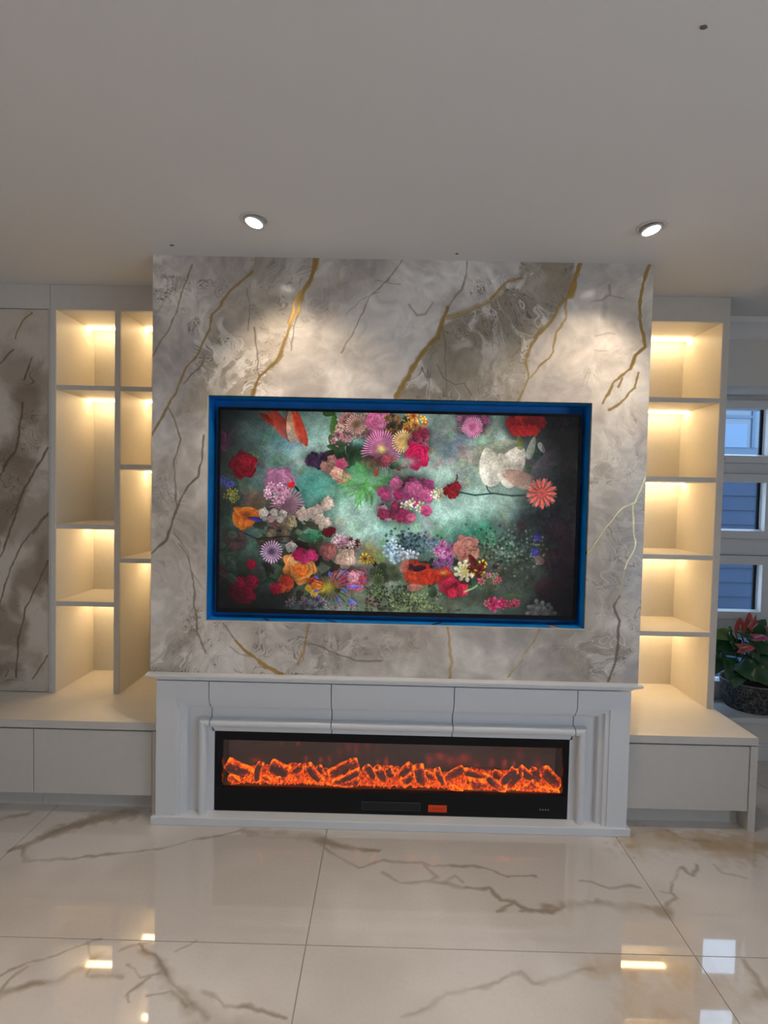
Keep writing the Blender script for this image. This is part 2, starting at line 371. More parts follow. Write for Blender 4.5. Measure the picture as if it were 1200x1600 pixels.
FV(v2, fl((20, 165), (110, 130), (200, 85), (290, 60), (420, 35)), 5, 30, .8, .8); FV(v1, fl((20, 160), (150, 108), (230, 70)), 3, 3, .6); FV(v2, fl((0, 60), (90, 45)), 10, 10, .5)
FV(v1, fl((70, 150), (80, 190), (200, 187), (400, 165), (480, 155), (640, 120), (760, 92)), 3, 3.5, .6)
FV(v2, fl((760, 96), (900, 108), (1000, 122)), 14, 16, .75, .9); FV(v2, fr((-200, 130), (-100, 150), (-20, 162)), 16, 6, .8, .9); FV(v1, fr((-190, 150), (-140, 185), (-80, 210), (0, 190)), 4, 3, .6)
FV(v1, fl((0, 550), (80, 510), (170, 480), (280, 440), (315, 430)), 3, 3, .6); FV(v2, fl((0, 612), (100, 580), (200, 550), (270, 510), (290, 490)), 6, 14, .8, .8); FV(v1, fl((0, 600), (50, 545), (85, 520)), 3, 3, .6)
FV(v1, fl((270, 440), (268, 500), (285, 500), (270, 560), (370, 562)), 2.5, 3, .6); FV(v2, fl((285, 545), (370, 560)), 12, 6, .5)
FV(v2, fl((450, 470), (520, 540), (560, 600), (630, 660), (700, 720)), 8, 26, .5, .9); FV(v1, fl((440, 450), (480, 490), (520, 540), (560, 575), (600, 630), (640, 670), (650, 690)), 3, 4, .8); FV(v1, fl((470, 610), (545, 588), (590, 640)), 2.5, 3, .7)
FV(v1, fl((640, 600), (700, 650), (760, 640), (830, 665), (900, 682)), 3, 3, .75); FV(v1, fl((470, 555), (430, 590), (400, 610), (410, 640)), 2.5, 2.5, .6); FV(v1, fl((400, 520), (440, 560), (500, 540)), 2, 2, .5)
FV(v1, fl((380, 470), (480, 440)), 3, 3, .4); FV(v1, fl((550, 470), (610, 438)), 2, 2, .4); FV(v2, fl((640, 690), (760, 720)), 30, 30, .4, 1)
FV(v1, fr((0, 190), (60, 200), (110, 195), (150, 205), (280, 205), (340, 215), (380, 235), (470, 240)), 4, 3.5, .7); FV(v1, fr((0, 225), (60, 257), (130, 255), (160, 240), (115, 200)), 4.5, 4, .75)
FV(v1, fr((130, 255), (200, 262), (240, 280), (330, 275), (360, 312), (405, 318), (380, 342), (350, 348)), 4.5, 4, .75); FV(v1, fr((405, 318), (450, 345), (520, 350), (560, 330)), 4, 5, .8); FV(v2, fr((500, 335), (600, 328), (700, 325), (790, 335), (885, 347)), 7, 15, .85, .6)
FV(v1, fr((180, 260), (215, 240), (240, 262)), 3, 3, .6); FV(v1, fr((430, 345), (520, 345)), 3, 4, .7); FV(v1, fr((610, 255), (700, 268), (800, 272)), 3, 3, .55)
FV(v1, fr((880, 330), (920, 310), (900, 285), (912, 240), (935, 210), (965, 238), (972, 200)), 4, 4, .55); FV(v1, fr((860, 285), (915, 298)), 3, 3, .4); FV(v1, fr((1030, 200), (1060, 225), (1130, 245)), 3, 3, .3)
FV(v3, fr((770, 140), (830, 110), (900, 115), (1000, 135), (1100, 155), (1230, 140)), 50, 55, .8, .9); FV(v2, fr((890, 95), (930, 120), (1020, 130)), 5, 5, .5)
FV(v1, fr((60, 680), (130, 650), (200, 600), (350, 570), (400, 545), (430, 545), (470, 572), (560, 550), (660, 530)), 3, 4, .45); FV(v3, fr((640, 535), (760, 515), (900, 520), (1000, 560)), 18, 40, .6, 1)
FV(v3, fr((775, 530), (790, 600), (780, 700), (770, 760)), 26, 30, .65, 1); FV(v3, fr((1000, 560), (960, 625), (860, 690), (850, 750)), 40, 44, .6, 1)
FV(v2, fr((1130, 500), (1160, 560), (1200, 620)), 6, 7, .6); FV(v2, fr((1100, 665), (1160, 622), (1210, 600)), 16, 12, .5)
FV(v1, [(1182, 1222), (1196, 1230)], 4, 4, .5)
n8 = sst(fbm(X * 9, Y * 9, 4, 3), .3, .6)
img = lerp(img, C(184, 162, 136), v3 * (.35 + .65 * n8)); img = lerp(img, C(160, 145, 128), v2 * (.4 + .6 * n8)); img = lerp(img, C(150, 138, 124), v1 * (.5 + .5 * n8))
M_TILE = plate_mat('polished_marble_tile', MF, make_image('floor_marble_field', img), (0, 1), .03, 1.0, coat=.25, metal_from_alpha=False)

# ------------------------------------------------------------------ the picture on the television
TVX0, TVX1, TVZ0, TVZ1, TVY = .259, 1.822, .899, 1.787, .06
SX0, SX1, SZ0, SZ1 = TVX0 + .012, TVX1 - .012, TVZ0 + .018, TVZ1 - .012
TP = (1, TVY, (0, 2))
PW, PH = 1120, 632
pic = Plate(SX0, SX1, SZ0, SZ1, (SX1 - SX0) / PW)
PH = pic.h; PW = pic.w
GX, GY = np.meshgrid(np.arange(PW, dtype=np.float32), np.arange(PH, dtype=np.float32))   # row 0 at the bottom
NW1 = fbm(GX / 70, GY / 70, 5, 2) - .5; NW2 = fbm(GX / 70 + 40, GY / 70, 5, 7) - .5; NF = fbm(GX / 9, GY / 9, 3, 4)
KP = PW / (SX1 - SX0) * .00283      # picture pixels per photo pixel
art = np.zeros((PH, PW, 3), np.float32)
art[:] = C(96, 120, 112)


def tp(u, v):
    (a, b), = P(TP, (u, v)); return (a - SX0) / pic.res, (b - SZ0) / pic.res


def win(cx, cy, r):
    i0, i1, j0, j1 = max(0, int(cx - r)), min(PW, int(cx + r) + 1), max(0, int(cy - r)), min(PH, int(cy + r) + 1)
    return (slice(j0, j1), slice(i0, i1)) if i1 > i0 and j1 > j0 else None


def put(sl, col, a):
    art[sl] = art[sl] + (col - art[sl]) * np.clip(a, 0, 1)[..., None]


def blob(u, v, rx, ry, col, a=.8, wob=60):
    cx, cy = tp(u, v); rx *= KP; ry *= KP; sl = win(cx, cy, max(rx, ry) * 2 + wob)
    if sl is None: return
    x = (GX[sl] + NW1[sl] * wob * 1.6 - cx) / rx; y = (GY[sl] + NW2[sl] * wob * 1.6 - cy) / ry
    put(sl, C(*col), a * np.exp(-(x * x + y * y) * .9) * (.72 + .56 * NF[sl]))


def polar(u, v, r):
    cx, cy = tp(u, v); r *= KP; sl = win(cx, cy, r * 1.35)
    if sl is None: return None
    x = GX[sl] - cx; y = GY[sl] - cy; return sl, x, y, np.hypot(x, y) / r, np.arctan2(y, x), r


def rose(u, v, r, dk, lt, n=3.2, sq=1.0, a=1.0):
    q = polar(u, v, r)
    if q is None: return
    sl, x, y, rr, an, R = q; s = random.random() * 6; rr = np.hypot(x, y / sq) / R
    edge = 1 + .10 * np.sin(an * 5 + s) + .06 * np.sin(an * 9 + s * 2)
    k = rr * n + .35 * np.sin(an * 3 + s + rr * 5) + (an + s) / (2 * math.pi); t = k % 1
    blob(u, v - r * .25, r * 1.25, r * 1.25, (16, 18, 18), .22 * a, 2)
    sh = np.clip(.15 + .85 * t ** .8 + (vn(x / 5 + s * 9, y / 5, 3) - .5) * .3, 0, 1) * (1 - .25 * sst(rr, .5, 1.1)) * (.8 + .2 * np.sin(an + 1.2))
    sh = np.where(rr < .22, sh * .7, sh)
    put(sl, lerp(np.broadcast_to(C(*dk), rr.shape + (3,)), C(*lt), np.clip(sh, 0, 1)), a * (1 - sst(rr / edge, .93, 1.02)))


def mum(u, v, r, dk, lt, n=22, core=None, a=1.0, jag=.18, rings=2):
    blob(u, v - r * .2, r * 1.15, r * 1.15, (16, 18, 18), .22 * a, 2)
    for k in range(rings):
        q = polar(u, v, r * (1 - .36 * k))
        if q is None: return
        sl, x, y, rr, an, R = q; s = random.random() * 6
        t = .5 + .5 * np.cos(an * n + s + rr * 1.2); e = 1 - jag * (1 - t) - .14 * vn(an * 4 + s, rr * 0, 6)
        sh = np.clip(t ** .6 * (.35 + .65 * sst(rr, .1, .9)), 0, 1)
        put(sl, lerp(np.broadcast_to(C(*dk), rr.shape + (3,)), C(*lt), sh), a * (1 - sst(rr / e, .9, 1.03)) * (.25 + .75 * sst(t, .05, .45)))
    if core: blob(u, v, r * .22, r * .22, core, .95, 2)


def daisy(u, v, r, n, col, core, a=.95, rot=None, fat=.75):
    q = polar(u, v, r)
    if q is None: return
    sl, x, y, rr, an, R = q; s = random.random() * 6 if rot is None else rot
    t = np.abs(np.cos((an * n + s) / 2)); e = .25 + fat * t ** .7
    sh = (.6 + .4 * t) * (.75 + .35 * rr)
    put(sl, np.clip(C(*col) * sh[..., None], 0, 1), a * (1 - sst(rr / e, .9, 1.05))); q = rr < .2
    put(sl, np.broadcast_to(C(*core), rr.shape + (3,)), q * 1.0)


def petal(u, v, L, wd, ang, c0, c1, a=1.0):
    """one leaf or petal: pointed ellipse with a midrib; angle in degrees, 0 to the right, 90 up"""
    cx, cy = tp(u, v); L *= KP; wd *= KP; sl = win(cx, cy, L)
    if sl is None: return
    x = GX[sl] - cx; y = GY[sl] - cy; t = math.radians(ang); s = x * math.cos(t) + y * math.sin(t); w = -x * math.sin(t) + y * math.cos(t)
    p = np.clip(s / (L / 2), -1, 1); hw = wd / 2 * np.sqrt(np.clip(1 - p * p, 0, 1)) * (1 - .25 * p) + .01
    d = np.abs(w) / hw; k = (1 - sst(d, .85, 1.05)) * (np.abs(s) < L / 2)
    sh = np.clip(.5 + .5 * w / hw, 0, 1) * .7 + .3 * NF[sl] - .25 * (np.abs(w) < .7) * 1.0
    put(sl, lerp(np.broadcast_to(C(*c0), x.shape + (3,)), C(*c1), np.clip(sh, 0, 1)), a * k)


def stroke(pts, w, col, a=.9):
    q = [tp(*p) for p in pts]
    for (ax, ay), (b0, b1) in zip(q, q[1:]):
        cx, cy = (ax + b0) / 2, (ay + b1) / 2; sl = win(cx, cy, math.hypot(b0 - ax, b1 - ay) / 2 + w * KP + 4)
        if sl is None: continue
        x, y = GX[sl], GY[sl]; dx, dy = b0 - ax, b1 - ay; t = np.clip(((x - ax) * dx + (y - ay) * dy) / (dx * dx + dy * dy + 1e-6), 0, 1)
        d = np.hypot(x - ax - t * dx, y - ay - t * dy); put(sl, np.broadcast_to(C(*col), x.shape + (3,)), a * np.clip(w * KP / 2 + .7 - d, 0, 1))


def cluster(u, v, rx, ry, n, cols, r0=4, r1=9, kind='rose'):
    for _ in range(n):
        t = random.random() * 6.283; k = math.sqrt(random.random()); a, b = u + math.cos(t) * rx * k, v + math.sin(t) * ry * k
        c = random.choice(cols); r = random.uniform(r0, r1); d = tuple(int(q * .56) for q in c)
        if kind == 'rose': rose(a, b, r, d, c, 2.2)
        elif kind == 'daisy': daisy(a, b, r, random.choice((4, 5, 6)), c, d)
        elif kind == 'dot': blob(a, b, r, r, c, .95, 1)
        elif kind == 'leaf': petal(a, b, r * 2.4, r, random.random() * 360, d, c, .9)
        elif kind == 'mum': mum(a, b, r, d, c, 12, rings=1)


random.seed(11)
TEAL, PALE, DK = (86, 150, 138), (166, 190, 178), (22, 26, 28)
for q in ((345, 660, 60, 40, (28, 36, 42)), (400, 700, 50, 40, (98, 118, 112)), (455, 700, 60, 45, (104, 142, 136)), (470, 680, 40, 25, (48, 92, 96)), (350, 740, 40, 50, (60, 72, 68)), (520, 700, 60, 50, (140, 158, 146)), (500, 770, 60, 30, (42, 128, 124)),
          (560, 760, 50, 40, (96, 140, 112)), (540, 800, 60, 45, (136, 172, 150)), (560, 830, 50, 30, (150, 172, 162)), (700, 700, 70, 50, (156, 160, 150)), (690, 680, 30, 20, (84, 98, 100)), (720, 770, 80, 40, (160, 186, 172)), (680, 800, 60, 30, (150, 184, 170)),
          (620, 840, 80, 30, (120, 160, 150)), (600, 830, 30, 14, (60, 132, 122)), (735, 820, 40, 30, (48, 120, 96)), (790, 790, 50, 25, (112, 132, 120)), (780, 760, 50, 20, (142, 160, 148)), (730, 690, 50, 30, (140, 142, 134)), (860, 700, 50, 60, (46, 42, 48)), (890, 660, 40, 50, (24, 26, 32)),
          (860, 820, 60, 60, (26, 34, 36)), (890, 760, 30, 60, (24, 22, 26)), (885, 880, 40, 70, (32, 16, 26)), (870, 940, 60, 40, (18, 12, 18)), (360, 860, 50, 50, (56, 78, 70)), (390, 900, 50, 40, (50, 68, 60)), (360, 930, 50, 30, (22, 26, 26)), (430, 935, 50, 26, (20, 26, 26)), (400, 950, 70, 14, (14, 14, 16)),
          (520, 850, 50, 30, (120, 140, 128)), (500, 880, 40, 25, (60, 56, 50)), (590, 870, 60, 25, (150, 158, 148)), (580, 930, 60, 30, (126, 136, 108)), (640, 940, 50, 25, (88, 104, 76)), (700, 940, 50, 22, (96, 102, 84)), (760, 930, 50, 25, (72, 74, 62)), (800, 890, 50, 30, (62, 66, 58)), (600, 900, 30, 20, (166, 172, 152)),
          (345, 800, 30, 40, (44, 52, 46)), (345, 700, 16, 30, (34, 40, 48))):
    blob(*q, .85, 70)
for _ in range(90):     # loose painterly wisps
    u, v = random.uniform(350, 850), random.uniform(650, 940); (a, b) = tp(u, v)
    if 0 <= a < PW and 0 <= b < PH:
        c = art[int(b), int(a)] * 255 * random.uniform(.75, 1.3); blob(u + random.uniform(-20, 20), v + random.uniform(-15, 15), random.uniform(8, 22), random.uniform(5, 14), tuple(np.clip(c, 0, 255)), .45, 50)
for (u0, v0, rx, ry, n_) in ((420, 700, 70, 50, 40), (400, 830, 70, 90, 90), (500, 880, 90, 70, 90), (620, 700, 60, 45, 40), (640, 870, 90, 60, 70), (780, 870, 80, 60, 80), (860, 720, 50, 80, 60), (740, 720, 60, 50, 30), (560, 900, 120, 50, 60)):
    for _ in range(n_):
        t = random.random() * 6.283; k = math.sqrt(random.random()); u, v = u0 + math.cos(t) * rx * k, v0 + math.sin(t) * ry * k; (a, b) = tp(u, v)
        if 0 <= a < PW and 0 <= b < PH:
            c = art[int(b), int(a)] * 255; f0 = random.uniform(.5, .95); f1 = random.uniform(1.1, 1.6); tn = random.choice([(1, 1, 1), (1, 1, 1), (.85, 1.05, .85), (1.2, .85, .95), (1.1, 1.0, .8)])
            dk_, lt_ = tuple(c * f0 * tn), tuple(np.clip(c * f1 * tn, 0, 255)); w_ = random.random()
            if w_ < .55: petal(u, v, random.uniform(14, 34), random.uniform(6, 16), random.random() * 360, dk_, lt_, .5)
            elif w_ < .8: rose(u, v, random.uniform(6, 14), dk_, lt_, 2.4, a=.5)
            else: mum(u, v, random.uniform(6, 14), dk_, lt_, 14, rings=1, a=.5)
for q in ((700, 800, 60, 22), (690, 740, 34, 26), (545, 800, 40, 26), (560, 830, 30, 16), (610, 835, 50, 14), (745, 790, 50, 16), (640, 740, 14, 12), (470, 705, 40, 22), (520, 690, 10, 30), (760, 690, 40, 16), (590, 900, 40, 12)):
    blob(*q, (182, 206, 198), .62, 50)
# dark foliage beds under the bunches
cluster(560, 700, 45, 30, 40, [(40, 66, 44), (60, 90, 50), (34, 50, 40)], 6, 12, 'leaf'); cluster(445, 830, 60, 50, 50, [(60, 70, 54), (84, 70, 50), (40, 60, 50)], 5, 12, 'leaf')
cluster(470, 900, 60, 40, 40, [(46, 60, 44), (70, 50, 40), (40, 44, 40)], 6, 12, 'leaf'); cluster(720, 890, 70, 30, 40, [(48, 70, 56), (80, 80, 56), (60, 44, 40)], 5, 10, 'leaf')
# upper left tulip
for du, dv, L, w, an, c0, c1 in ((-22, 2, 40, 12, 150, (120, 30, 20), (196, 60, 40)), (-6, 10, 46, 16, 115, (110, 40, 30), (190, 110, 90)), (8, 12, 48, 18, 95, (110, 30, 26), (176, 60, 50)), (16, 14, 44, 14, 82, (150, 120, 100), (206, 190, 160)), (25, 14, 58, 12, 108, (150, 40, 24), (222, 92, 60)), (-14, 0, 36, 12, 140, (130, 50, 30), (206, 90, 50))):
    petal(445 + du, 655 + dv, L, w, an, c0, c1)
petal(437, 662, 46, 20, 118, (120, 40, 28), (206, 80, 54)); petal(455, 668, 50, 16, 98, (160, 120, 90), (214, 170, 140)); petal(464, 668, 50, 9, 106, (150, 40, 24), (226, 96, 64))
petal(522, 665, 36, 14, 92, (40, 70, 30), (84, 120, 60)); petal(514, 646, 20, 10, 0, (30, 60, 30), (60, 90, 50))
rose(347, 688, 12, (70, 30, 56), (160, 90, 130), 2, 1.6); rose(380, 727, 21, (70, 4, 20), (176, 16, 40), 3.5); rose(373, 724, 14, (90, 6, 22), (190, 24, 50), 2.5, a=.7)
cluster(352, 752, 14, 8, 12, [(90, 90, 170), (70, 80, 150)], 3, 6, 'daisy'); cluster(362, 775, 10, 8, 8, [(150, 150, 70), (120, 120, 60)], 3, 6, 'daisy')
mum(400, 785, 26, (70, 50, 38), (140, 100, 84), 40, a=.6); blob(450, 690, 22, 16, (70, 110, 130), .5, 30)
rose(437, 752, 24, (110, 60, 90), (196, 140, 170), 2, .9); blob(437, 745, 20, 12, (186, 128, 160), .6, 8)
mum(448, 788, 30, (96, 60, 76), (190, 146, 164), 30, a=.9); cluster(432, 770, 18, 14, 26, [(206, 160, 180), (190, 130, 160), (226, 200, 206)], 3, 7, 'daisy'); petal(455, 757, 12, 8, 40, (150, 20, 20), (220, 50, 40)); petal(464, 764, 12, 3, -50, (20, 10, 20), (40, 20, 30))
for du, dv, an in ((-14, 4, 110), (-4, 8, 80), (8, 4, 60), (12, -4, 20), (-8, -8, 150), (2, -9, 10)): petal(384 + du, 808 + dv, 26, 14, an, (150, 70, 20), (226, 140, 50))
petal(398, 811, 22, 7, 170, (40, 30, 100), (80, 70, 160)); blob(384, 808, 7, 7, (90, 40, 30), .8, 3)
for a, b, r in ((474, 804, 11), (488, 802, 10), (498, 796, 8), (508, 790, 8), (512, 784, 8), (500, 812, 9), (508, 820, 11), (514, 788, 8)): rose(a, b, r, (150, 128, 118), (226, 210, 196), 1.6)
rose(433, 816, 13, (60, 40, 34), (170, 130, 120), 3); rose(452, 816, 12, (90, 80, 60), (180, 166, 136), 2.6); cluster(425, 805, 18, 10, 12, [(200, 190, 180), (180, 150, 150), (150, 110, 110)], 4, 8)
cluster(445, 835, 26, 8, 14, [(130, 110, 90), (150, 130, 110), (90, 70, 60)], 3, 7); blob(487, 835, 18, 10, (50, 130, 90), .8, 20)
cluster(517, 833, 12, 4, 5, [(90, 12, 24), (120, 16, 36)], 4, 7); stroke([(375, 830), (400, 842), (450, 838), (480, 850)], 1.4, (30, 24, 24)); stroke([(400, 842), (420, 846), (470, 852)], 1.2, (30, 24, 24)); petal(474, 855, 30, 14, -30, (20, 14, 14), (50, 34, 30))
mum(424, 862, 20, (80, 64, 90), (210, 170, 200), 24, (60, 40, 70)); rose(455, 855, 9, (120, 110, 110), (210, 200, 196), 2)
cluster(535, 848, 16, 10, 22, [(206, 150, 176), (190, 120, 150), (220, 190, 196)], 3, 6, 'daisy'); cluster(551, 852, 12, 10, 14, [(220, 200, 196), (90, 40, 50), (190, 150, 150)], 3, 6, 'daisy')
rose(540, 873, 16, (140, 110, 96), (220, 200, 182), 2.4); rose(512, 862, 14, (90, 50, 50), (170, 110, 104), 2.2); blob(560, 880, 12, 9, (200, 180, 164), .8, 10)
mum(570, 873, 10, (100, 80, 20), (214, 180, 70), 8, (60, 30, 20), rings=1); cluster(582, 880, 8, 8, 6, [(60, 30, 30), (190, 160, 60)], 3, 5, 'daisy')
rose(467, 887, 26, (150, 80, 30), (232, 176, 96), 3.6); rose(470, 890, 12, (150, 60, 20), (240, 150, 60), 2.4); blob(460, 875, 16, 8, (224, 190, 150), .5, 6)
cluster(477, 868, 18, 6, 8, [(226, 60, 130), (200, 30, 100)], 6, 10); cluster(447, 915, 14, 10, 12, [(220, 90, 50), (230, 120, 60), (180, 50, 40)], 5, 9)
for a, b, r in ((345, 898, 10), (375, 925, 18), (392, 910, 12), (385, 930, 14), (392, 882, 8), (430, 920, 9), (372, 912, 12)): rose(a, b, r, (80, 4, 24), (186, 18, 66), 3)
cluster(355, 880, 20, 30, 22, [(70, 100, 86), (84, 112, 96), (56, 80, 70)], 5, 10, 'leaf'); cluster(360, 845, 18, 14, 14, [(90, 104, 96), (110, 80, 80)], 5, 9)
rose(527, 905, 14, (120, 60, 70), (206, 130, 150), 2.4); cluster(553, 905, 18, 14, 16, [(220, 120, 140), (200, 90, 120), (226, 160, 176)], 6, 10); cluster(492, 920, 10, 12, 10, [(220, 120, 60), (220, 180, 60), (190, 70, 50)], 5, 9)
random.seed(5)
for k in range(22):
    t = k / 22 * 6.283; r = random.uniform(20, 32); e = (518 + math.cos(t) * r, 917 - math.sin(t) * r); stroke([(516, 917), e], .9, (40, 30, 24), .8)
    if k % 3 == 0: petal(e[0], e[1], 9, 4, math.degrees(t), (60, 60, 140), (110, 120, 200))
blob(512, 917, 12, 9, (196, 186, 60), .7, 6); petal(552, 943, 18, 8, -35, (60, 80, 160), (130, 150, 220)); petal(556, 917, 16, 6, 0, (90, 70, 160), (150, 140, 210)); petal(498, 934, 10, 5, 80, (70, 70, 150), (120, 120, 190))
cluster(480, 940, 30, 10, 22, [(100, 90, 100), (130, 110, 120), (70, 66, 80)], 3, 7, 'daisy'); cluster(535, 948, 26, 6, 16, [(150, 120, 150), (120, 130, 110), (170, 140, 150)], 3, 6, 'daisy')
# upper centre bunch
cluster(560, 668, 36, 22, 60, [(196, 150, 150), (170, 120, 116), (150, 100, 100), (206, 170, 150)], 4, 8, 'daisy'); mum(556, 663, 18, (90, 60, 50), (210, 170, 156), 26, (110, 80, 50)); rose(590, 658, 18, (150, 60, 100), (222, 150, 180), 3, 1.25)
cluster(532, 688, 16, 12, 26, [(180, 120, 130), (206, 150, 160), (140, 90, 100)], 3, 6, 'daisy'); cluster(620, 664, 22, 16, 30, [(160, 110, 60), (90, 60, 40), (190, 150, 90), (60, 60, 40)], 4, 8, 'daisy'); cluster(648, 664, 16, 18, 26, [(226, 170, 60), (206, 110, 60), (190, 130, 90), (240, 200, 100)], 4, 8, 'daisy')
cluster(552, 706, 30, 18, 18, [(56, 96, 58), (40, 70, 44)], 8, 13, 'leaf'); blob(562, 690, 14, 8, (110, 160, 156), .8, 12); mum(596, 703, 34, (120, 40, 90), (222, 150, 186), 44, (206, 196, 120)); mum(630, 690, 20, (150, 110, 60), (230, 200, 150), 26, (200, 180, 100)); cluster(655, 688, 14, 14, 18, [(206, 80, 120), (226, 130, 150), (180, 50, 90)], 4, 8)
rose(651, 713, 19, (130, 6, 50), (226, 40, 110), 3.4, 1.1); cluster(600, 725, 36, 8, 20, [(150, 40, 60), (206, 90, 110), (130, 60, 70)], 4, 8); petal(588, 738, 14, 8, 70, (150, 30, 40), (210, 60, 70)); petal(618, 727, 20, 10, 20, (20, 40, 24), (50, 70, 40)); blob(632, 722, 16, 8, (140, 170, 150), .8, 10)
cluster(496, 720, 14, 10, 18, [(84, 50, 96), (110, 70, 120), (60, 30, 70)], 4, 8); petal(512, 731, 12, 6, 60, (50, 80, 30), (90, 120, 60)); cluster(518, 728, 12, 10, 14, [(220, 150, 140), (226, 170, 156)], 4, 8); rose(533, 726, 10, (150, 40, 80), (230, 110, 150), 2.6); rose(536, 747, 12, (150, 90, 80), (226, 170, 150), 3, .8); rose(526, 740, 10, (170, 120, 106), (230, 190, 170), 2.4)
for _ in range(46):
    t = random.uniform(-.3, 3.5); r = random.uniform(4, 34); petal(572 + math.cos(t) * r * 1.1, 755 + math.sin(t) * r, random.uniform(14, 30), random.uniform(3, 6), -math.degrees(t) + random.uniform(-20, 20), (46, 110, 60), (120, 176, 96), .55)
blob(568, 735, 20, 14, (70, 140, 80), .7, 16); blob(560, 760, 26, 18, (110, 160, 100), .35, 30)
cluster(630, 768, 34, 20, 24, [(230, 120, 170), (220, 90, 150), (236, 170, 200), (200, 60, 120)], 7, 12); cluster(612, 795, 18, 14, 14, [(206, 140, 170), (170, 60, 100), (220, 180, 196)], 5, 9); cluster(655, 770, 20, 12, 10, [(236, 120, 176), (220, 90, 160)], 9, 13)
cluster(645, 790, 16, 10, 10, [(226, 220, 200), (206, 200, 170)], 5, 8, 'daisy'); cluster(634, 806, 10, 5, 6, [(206, 60, 120), (230, 120, 160)], 6, 9); rose(666, 798, 9, (150, 40, 90), (230, 130, 170), 2.4); cluster(685, 772, 12, 8, 12, [(220, 216, 190), (196, 190, 150)], 4, 7, 'daisy')
for du, dv in ((0, 0), (5, 4), (-5, 3), (1, 8), (7, -3)): rose(705 + du, 764 + dv, 8, (90, 10, 20), (196, 40, 60), 2.2)
stroke([(710, 757), (714, 747), (714, 742)], 1.6, (60, 40, 40)); stroke([(716, 769), (742, 774), (770, 771), (800, 775), (820, 774)], 2.2, (40, 66, 62)); stroke([(768, 772), (762, 766), (760, 760)], 1.6, (44, 66, 60))
# upper right
cluster(735, 663, 26, 16, 40, [(206, 130, 170), (190, 100, 150), (226, 170, 190)], 4, 8); mum(738, 668, 18, (130, 60, 90), (230, 160, 190), 30); blob(700, 700, 20, 14, (80, 100, 112), .7, 40); blob(718, 690, 14, 10, (70, 90, 110), .5, 30)
for _ in range(26):
    t = random.random() * 6.28; k = math.sqrt(random.random()); a, b = 822 + math.cos(t) * 26 * k, 664 + math.sin(t) * 14 * k; rose(a, b, 9, (150, 24, 26), (226, 60, 60), 1.8)
petal(745, 712, 34, 22, 60, (110, 108, 98), (170, 166, 150), .7); petal(780, 702, 70, 30, 15, (106, 108, 90), (168, 166, 146), .7); petal(765, 730, 60, 34, 100, (170, 166, 154), (232, 226, 212), .95); petal(800, 725, 60, 40, 60, (160, 150, 140), (222, 212, 200), .9)
petal(790, 735, 56, 28, 110, (160, 152, 140), (222, 214, 200), .9); petal(810, 748, 56, 26, 160, (140, 112, 100), (186, 154, 140), .85); petal(775, 722, 44, 20, 125, (150, 144, 130), (206, 202, 186), .8); petal(830, 700, 36, 12, 75, (120, 124, 110), (180, 184, 168), .8); petal(846, 700, 18, 9, -60, (150, 150, 146), (190, 190, 186), .8)
petal(850, 730, 60, 30, 60, (60, 56, 62), (110, 102, 106), .6); petal(862, 705, 46, 30, 120, (44, 44, 50), (84, 80, 86), .6); petal(812, 692, 22, 12, 100, (90, 96, 50), (130, 134, 80), .8)
mum(846, 771, 26, (140, 40, 40), (230, 110, 100), 13, jag=.3, rings=3); mum(846, 771, 26, (150, 90, 80), (240, 190, 170), 13, jag=.3, rings=1, a=.35); cluster(880, 660, 10, 12, 8, [(110, 70, 90), (90, 60, 80)], 3, 6, 'daisy')
# lower right
blob(745, 828, 16, 14, (50, 140, 110), .7, 26); mum(757, 838, 16, (40, 100, 76), (110, 180, 140), 16, a=.6)
for _ in range(420):
    u, v = random.gauss(790, 32), random.gauss(860, 18)
    if u < 860: blob(u, v, 1.5, 1.5, random.choice([(30, 40, 40), (150, 160, 140), (90, 110, 96), (40, 60, 56)]), .8, 1)
for _ in range(260):
    u, v = random.gauss(640, 16), random.gauss(848, 9); blob(u, v, 1.7, 1.7, random.choice([(40, 60, 70), (90, 112, 120), (60, 84, 90), (24, 36, 44)]), .9, 1)
for _ in range(230):
    u, v = random.uniform(570, 640), random.uniform(915, 953); blob(u, v, 1.1, 1.1, (30, 30, 26), .9, 0)
for _ in range(200):
    u, v = random.uniform(610, 690), random.uniform(925, 955); blob(u, v, 1.2, 1.2, random.choice([(170, 180, 120), (40, 50, 30), (130, 140, 90)]), .8, 0)
cluster(618, 862, 14, 14, 8, [(200, 216, 226), (170, 196, 214)], 6, 9, 'daisy'); cluster(640, 868, 12, 6, 6, [(206, 216, 226)], 6, 9, 'daisy'); cluster(678, 850, 12, 10, 8, [(120, 140, 150), (100, 120, 136)], 5, 8, 'daisy')
cluster(604, 895, 22, 10, 6, [(84, 100, 64), (60, 70, 44)], 8, 12, 'mum'); mum(590, 907, 12, (40, 50, 30), (110, 120, 80), 14, rings=1); mum(612, 890, 10, (40, 46, 30), (96, 104, 70), 12, rings=1)
cluster(695, 862, 14, 16, 34, [(206, 110, 170), (180, 90, 160), (226, 150, 196)], 3, 6, 'daisy'); cluster(693, 882, 16, 8, 24, [(150, 90, 150), (190, 120, 180)], 3, 6, 'daisy'); rose(728, 858, 21, (150, 90, 84), (206, 156, 140), 2.2); blob(737, 866, 10, 10, (190, 146, 120), .7, 4)
for _ in range(40): blob(random.uniform(722, 746), random.uniform(852, 872), 1, 1, (110, 60, 50), .7, 0)
